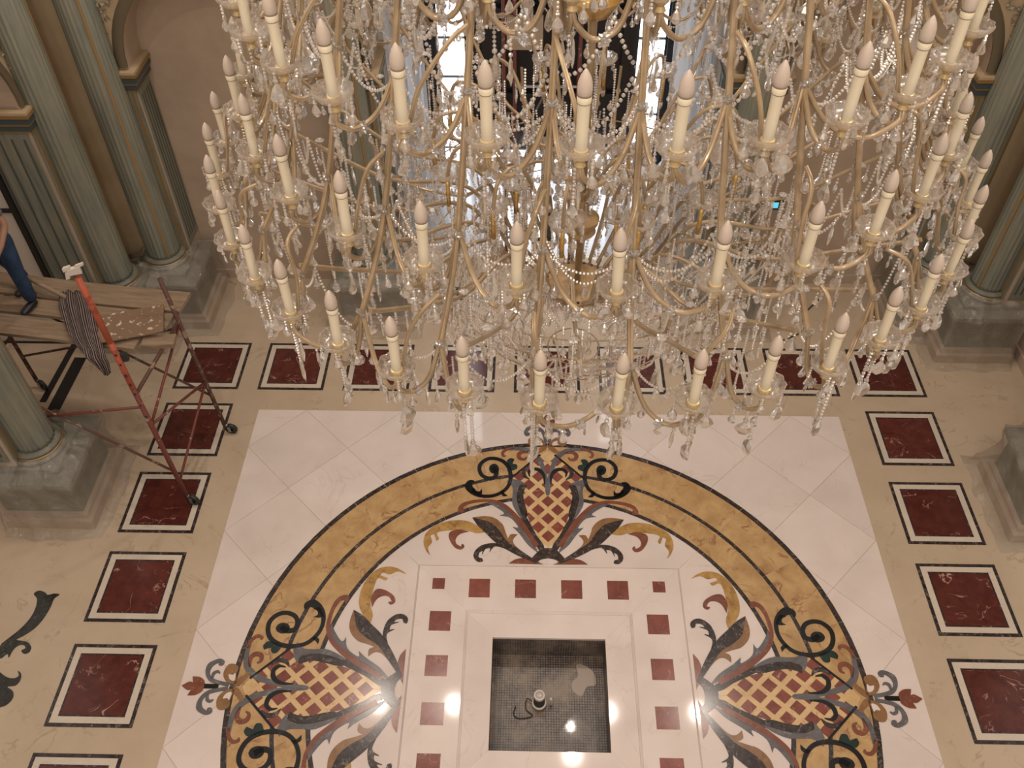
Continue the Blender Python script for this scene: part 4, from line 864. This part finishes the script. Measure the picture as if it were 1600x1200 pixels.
# --- ribs of the cage
NR = 29; RP = 273.4
RIBP = [(0.30, 9.75), (0.62, 9.3), (1.0, 8.65), (1.22, 8.1), (1.315, 7.7), (1.40, 7.35), (1.50, 6.98), (1.60, 6.76), (1.70, 6.60)]
rib_ang = [RP+360.0/NR*i for i in range(NR)]
for a in rib_ang:
    gbar([pol(r, a, z) for r, z in RIBP], 0.0125, 'rib', 5)
    for r, z in ((1.70, 6.60), (1.50, 6.98), (1.36, 7.48), (1.24, 8.0)): rosette(pol(r+0.012, a, z), pol(1, a, ZO))
def nearest(a): return sorted(rib_ang, key=lambda b_: abs((a-b_+180) % 360-180))
def angmid(a, b_, t): return a+((b_-a+180) % 360-180)*t
NODE = [(1.70, 6.61), (1.49, 6.99), (1.36, 7.48), (1.24, 8.0)]
random.seed(11)
for ti, (N, a0, R, zt) in enumerate(TIERS):
    zb = zt-CAN; nr, nz_ = NODE[ti]
    for i in range(N):
        a = a0+360.0/N*i; base = pol(R, a, zb)
        c = link('candle', sleeve, None, ch, base); lean = random.uniform(-0.02, 0.02); c.rotation_euler = (lean, random.uniform(-0.02, 0.02), a); c.scale = (1.08, 1.08, 1.0)
        link('bulb', bulb, None, c); link('collar_line', line, None, c)
        link('drip_cup', cup, None, c); link('socket', socket, None, c)
        na = nearest(a)
        for q, b_ in enumerate(na[:2]):
            dip = 0.10 if q == 0 else 0.13
            s_ = [pol(nr, b_, nz_), pol(nr+(R-nr)*0.35, angmid(b_, a, 0.3), zb-0.02-dip*0.55), pol(nr+(R-nr)*0.75, angmid(b_, a, 0.66), zb-0.05-dip*0.75), pol(R+0.01, angmid(b_, a, 0.93), zb-0.09), pol(R, a, zb-0.045)]
            if q == 1 and ti == 0 and i % 2: continue
            gbar(s_, 0.0092, 'arm', 5)
            rosette(pol(nr+(R-nr)*0.6+0.012, angmid(b_, a, 0.55), zb-0.055-dip*0.7), pol(1, a, ZO+0.3))
        # upper S-scroll from the rib over to the cup
        if i % 2 == 0: gbar([pol(nr-0.02, na[0], nz_+0.22), pol(nr+0.05, angmid(na[0], a, 0.3), nz_+0.18), pol(R-0.07, angmid(na[0], a, 0.8), nz_+0.05), pol(R-0.03, a, zb-0.03)], 0.0075, 'scroll', 5)
        # pendants round the cup
        np_ = 5
        for q in range(np_):
            t = math.radians(a)+2*PI*(q+0.5)/np_; p = base+Vector((0.068*math.cos(t), 0.068*math.sin(t), 0.012))
            l = random.choice((0.015, 0.02, 0.045)); k = random.choice(('almond', 'almond', 'pear', 'leaf'))
            strand([p, p-Vector((0, 0, l))], 0.006); pend(p-Vector((0, 0, l)), k, 0.95)
        # long strands under the cups
        if ti == 0:
            for q in range(2):
                p = base+Vector((random.uniform(-0.03, 0.03), random.uniform(-0.03, 0.03), -0.05)); l = random.uniform(0.13, 0.24)
                strand([p, p-Vector((0, 0, l))], random.choice((0.0065, 0.008))); pend(p-Vector((0, 0, l)), random.choice(('leaf', 'leaf', 'leaf', 'icicle')), 1.12)
        elif i % 1 == 0:
            p = base+Vector((random.uniform(-0.02, 0.02), random.uniform(-0.02, 0.02), -0.05)); l = random.uniform(0.06, 0.18)
            strand([p, p-Vector((0, 0, l))], 0.0065); pend(p-Vector((0, 0, l)), random.choice(('leaf', 'icicle', 'almond')), 1.0)
# pendants and bead swags between ribs
for lv, (nr, nz_) in enumerate(NODE):
    for i, a in enumerate(rib_ang):
        p = pol(nr+0.01, a, nz_-0.03); l = random.uniform(0.05, 0.13)
        strand([p, p-Vector((0, 0, l))], 0.007); pend(p-Vector((0, 0, l)), random.choice(('leaf', 'icicle', 'leaf', 'pear')) if lv < 2 else 'leaf', 1.05 if lv < 2 else 1.35)
        b_ = a+360.0/NR; m_ = (a+b_)/2
        for q, (dr, sag) in enumerate(((0.0, 0.10), (-0.06, 0.20))):
            if lv == 0 and q == 0: continue
            pts = [pol(nr+dr, angmid(a, b_, t/8.0), nz_-0.02-sag*(1-(t/4.0-1)**2)) for t in range(9)]
            strand(pts, 0.0062)
            if q == 1: pend(pol(nr+dr, m_, nz_-0.025-sag), random.choice(('almond', 'leaf', 'pear')), 0.95)
# inner swags and strands in front of the doorway
for k, (r, z, n, sag) in enumerate(((1.02, 7.62, 20, 0.22), (0.85, 7.30, 16, 0.22))):
    for i in range(n):
        a = 360.0/n*i+k*7; b_ = a+360.0/n
        strand([pol(r, angmid(a, b_, t/8.0), z-sag*(1-(t/4.0-1)**2)) for t in range(9)], 0.0085, 2.7)
        pend(pol(r, (a+b_)/2, z-sag), 'almond', 1.25)
# --- centre: pole, dishes, plate, drop lights
MB().tube([(0, 0, 0.85), (0, 0, 5.6)], 0.019, 16).build('centre_pole', 'gilt_bar', ch, True)
plate = autosmooth(MB().lathe([(0.02, 1.03), (0.185, 1.03), (0.196, 1.045), (0.196, 1.06), (0.170, 1.066), (0.02, 1.068)], 64).mesh('receiver_plate'), 30); plate.materials.append(MATS['plate_gilt']); pl = link('receiver_plate', plate, None, ch)
hole = MB().lathe([(0.0085, 1.060), (0.0085, 1.0685)], 10).mesh('plate_hole'); hole.materials.append(MATS['rubber_black'])
for i in range(24):
    a = 2*PI*i/24; link('plate_hole', hole, None, pl, (0.181*math.cos(a), 0.181*math.sin(a), -0.001))
    MB().tube([pol(0.185, 15*i+7, 5.55), pol(0.235, 15*i+7, 5.575), pol(0.25, 15*i+7, 5.62)], [0.008, 0.006, 0.002], 6).build('plate_spike', 'gilt_bar', pl)
dish = autosmooth(MB().lathe([(0.02, 1.40), (0.035, 1.385), (0.055, 1.41), (0.085, 1.44), (0.075, 1.47), (0.095, 1.50), (0.10, 1.53), (0.05, 1.55), (0.028, 1.60), (0.036, 1.66), (0.025, 1.70)], 32).mesh('centre_dish'), 50); dish.materials.append(MATS['plate_gilt']); link('centre_dish', dish, None, ch)
for z, r in ((3.55, 0.24), (2.7, 0.13)):
    bw = autosmooth(MB().lathe([(0.03, z-0.05), (r*0.6, z-0.03), (r, z+0.05), (r*0.94, z+0.07), (r*0.5, z+0.02), (0.03, z+0.06)], 36).mesh('gilt_bowl'), 50); bw.materials.append(MATS['brass']); link('gilt_bowl', bw, None, ch)
for k, (r, z, n, ph) in enumerate(((0.36, 6.22, 10, 8), (0.78, 6.50, 14, 3))):
    for i in range(n):
        a = ph+360.0/n*i; c = pol(r, a, z)
        t = MB().tube([c+Vector((0, 0, 0.03)), c+Vector((0, 0, -0.13))], 0.011, 10).build('drop_light', 'brass', ch, True)
        o = link('drop_bulb', MB().lathe([(0.008, -0.17), (0.0135, -0.15), (0.0125, -0.13)], 10, c).mesh('drop_bulb', True), 'bulb_frost', t)
        link('drop_cup', cup, None, t, c+Vector((0, 0, 0.04))).rotation_euler = (0, 0, 0.3)
        gbar([pol(max(0.03, r-0.34), a, z-0.06), pol(r-0.2, a, z+0.16), pol(r-0.05, a, z+0.17), pol(r, a, z+0.04)], 0.0085, 'inner_arm', 5)
        for q in range(4):
            tt = 2*PI*(q+0.5)/4; p = c+Vector((0.068*math.cos(tt), 0.068*math.sin(tt), 0.05)); l = random.uniform(0.02, 0.06)
            strand([p, p-Vector((0, 0, l))], 0.006); pend(p-Vector((0, 0, l)), random.choice(('almond', 'pear')), 0.95)
# arms rising from the receiver plate to the cage
for i in range(24):
    a = 15.0*i+7
    gbar([pol(0.20, a, 5.58), pol(0.40, a, 5.78), pol(0.56, a, 6.10), pol(0.72, a+2, 6.20), pol(1.05, a+4, 6.22), pol(1.40, a+5, 6.42), pol(1.68, a+5, 6.60)], 0.0095, 'lower_arm', 5)
    if i % 2 == 0: gbar([pol(0.56, a, 6.10), pol(0.70, a+5, 6.02), pol(0.95, a+9, 6.06), pol(1.12, a+10, 6.16), pol(1.18, a+10, 6.32)], 0.008, 'lower_scroll', 5)
    for r, z in ((0.56, 6.10), (1.05, 6.23), (1.40, 6.43)):
        rosette(pol(r, a+(4 if r > 1 else 0), z+0.01), Vector((0, 0, 1)))
        p = pol(r, a+(4 if r > 1 else 0), z-0.02); l = random.uniform(0.06, 0.22)
        strand([p, p-Vector((0, 0, l))], 0.0065); pend(p-Vector((0, 0, l)), random.choice(('almond', 'leaf', 'icicle')), 1.0)
# crystal basket under the plate: rings of strands and a skirt of pendants
for i in range(60):
    a = 6.0*i
    j_ = lambda w: random.uniform(-w, w)
    strand([pol(1.0+j_(0.05), a+j_(3), 6.10), pol(0.82+j_(0.06), a+1+j_(3), 5.74+j_(0.06)), pol(0.62+j_(0.06), a+2+j_(4), 5.44+j_(0.06)), pol(0.40+j_(0.05), a+3+j_(8), 5.22+j_(0.05)), pol(0.20, a+4+j_(12), 5.06+j_(0.05))], random.choice((0.007, 0.009)), 2.2)
for r, z, n in ((1.0, 6.05, 44), (0.86, 5.78, 40), (0.70, 5.50, 34), (0.52, 5.28, 28), (0.34, 5.14, 20), (0.16, 5.04, 10)):
    for i in range(n):
        a = 360.0/n*i+r*90+random.uniform(-3, 3); p = pol(r+random.uniform(-0.07, 0.07), a, z+random.uniform(-0.05, 0.05)); l = random.uniform(0.02, 0.16)
        strand([p, p-Vector((0, 0, l))], 0.007); pend(p-Vector((0, 0, l)), random.choice(('leaf', 'pear', 'almond', 'leaf')), 1.05)
    MB().tube([pol(r, 360.0/48*i, z) for i in range(49)], 0.004, 6).build('basket_hoop', 'gilt_bar', ch, True)
p = pol(0, 0, 5.05); strand([p, p-Vector((0, 0, 0.28))], 0.012); pend(p-Vector((0, 0, 0.28)), 'leaf', 1.7)
# crystals hung all along the bars
random.seed(23)
for pts, r, nm in BARS:
    if nm == 'rib' : step, st = 0.16, 1.9
    else: step, st = (0.085, 0.03)
    acc = st
    L = 0.0
    for i in range(len(pts)-1):
        d_ = (pts[i+1]-pts[i]).length
        while acc < L+d_:
            p = pts[i]+(pts[i+1]-pts[i])*((acc-L)/d_)
            front = abs(math.degrees(math.atan2(p.x, -p.y))) < 14 and math.hypot(p.x, p.y) < 1.2 and p.z < 2.4      # open view down to the receiver plate
            if not front and p.z < 3.9 and (p.z < 2.75 or random.random() < 0.45):
                l = random.choice((0.012, 0.02, 0.03, 0.06)); strand([p-Vector((0, 0, 0.01)), p-Vector((0, 0, l+0.01))], 0.0065)
                pend(p-Vector((0, 0, l+0.01)), random.choice(('almond', 'pear', 'pear', 'almond', 'icicle')), random.uniform(0.8, 1.1))
            acc += step*random.uniform(0.75, 1.3)
        L += d_
# loose curtain of strands inside the cage
for i in range(170):
    r = random.choice((0.32, 0.5, 0.66, 0.8, 0.95, 1.1, 1.22)); a = random.uniform(292, 608); z = random.uniform(5.85, 6.75); l = random.uniform(0.15, 0.42)
    p = pol(r, a, z); strand([p, p-Vector((0, 0, l))], random.choice((0.006, 0.0075))); pend(p-Vector((0, 0, l)), random.choice(('leaf', 'almond', 'icicle', 'leaf')), 1.05)
    pend(p-Vector((0.012, 0, l*0.5)), 'pear', 0.9)
# --- write out bars: each bar a part of its own
for pts, r, nm in BARS:
    mb = MB().tube(pts, r*(1.05 if nm == 'rib' else 1.18), 12, True, flute); link(nm, autosmooth(mb.mesh(nm), 40), 'gilt_bar', ch)
# rosettes: the 300 nearest are parts, the rest one mesh
ros_me = MB().lathe([(0.004, -0.006), (0.020, -0.004), (0.023, 0.002), (0.013, 0.006), (0.009, 0.010), (0.003, 0.012)], 16, wob=lambda a, z: 1+0.14*math.cos(8*a))
rme = ros_me.mesh('glass_rosette'); rme.materials.append(MATS['crystal'])
def placed(me_mb, mat4, out):
    k = len(out.v); out.v += [tuple(mat4 @ Vector(v)) for v in me_mb.v]; out.f += [tuple(i+k for i in f) for f in me_mb.f]
ROS.sort(key=lambda q: (q[0]-camv).length); rest = MB()
for n_, (p, out) in enumerate(ROS):
    M = Matrix.Translation(p) @ out.to_track_quat('Z', 'Y').to_matrix().to_4x4()
    if n_ < 300:
        o = link('glass_rosette', rme, None, ch); o.matrix_local = M
    else: placed(ros_me, M, rest)
tag(rest.build('glass_rosettes_far', 'crystal', ch), kind='stuff')
PEND.sort(key=lambda q: (q[0]-camv).length); rest = MB()
for n_, (p, kind, s_, rz) in enumerate(PEND):
    M = Matrix.Translation(p) @ Matrix.Rotation(rz, 4, 'Z') @ Matrix.Rotation(random.uniform(-0.12, 0.12), 4, 'X') @ Matrix.Scale(s_, 4)
    if n_ < 300:
        o = link('crystal_pendant', drop_me[kind], None, ch); o.matrix_local = M
    else: placed(drops[kind], M, rest)
tag(rest.build('crystal_pendants_far', 'crystal', ch), kind='stuff')
def strand_mb(mb, pts, r, gap):
    pts = [Vector(p) for p in pts]
    if len(pts) > 2: pts = crom(pts, 4)
    seg = []; acc = 0.0; step = r*gap
    for i in range(len(pts)-1):
        d_ = pts[i+1]-pts[i]; L = d_.length; t = acc
        while t < L: bead_mb(mb, pts[i]+d_*(t/L), r, 6); t += step
        acc = t-L
STR.sort(key=lambda q: -len(q[0])*10-(sum((Vector(a)-Vector(b_)).length for a, b_ in zip(q[0], q[0][1:])))*3+(Vector(q[0][0])-camv).length)
rest = MB()
for n_, (pts, r, gap) in enumerate(STR):
    if n_ < 300:
        mb = MB(); strand_mb(mb, pts, r, gap); mb.build('bead_strand', 'crystal_bead', ch)
    else: strand_mb(rest, pts, r, gap)
tag(rest.build('short_bead_strands', 'crystal_bead', ch), kind='stuff')
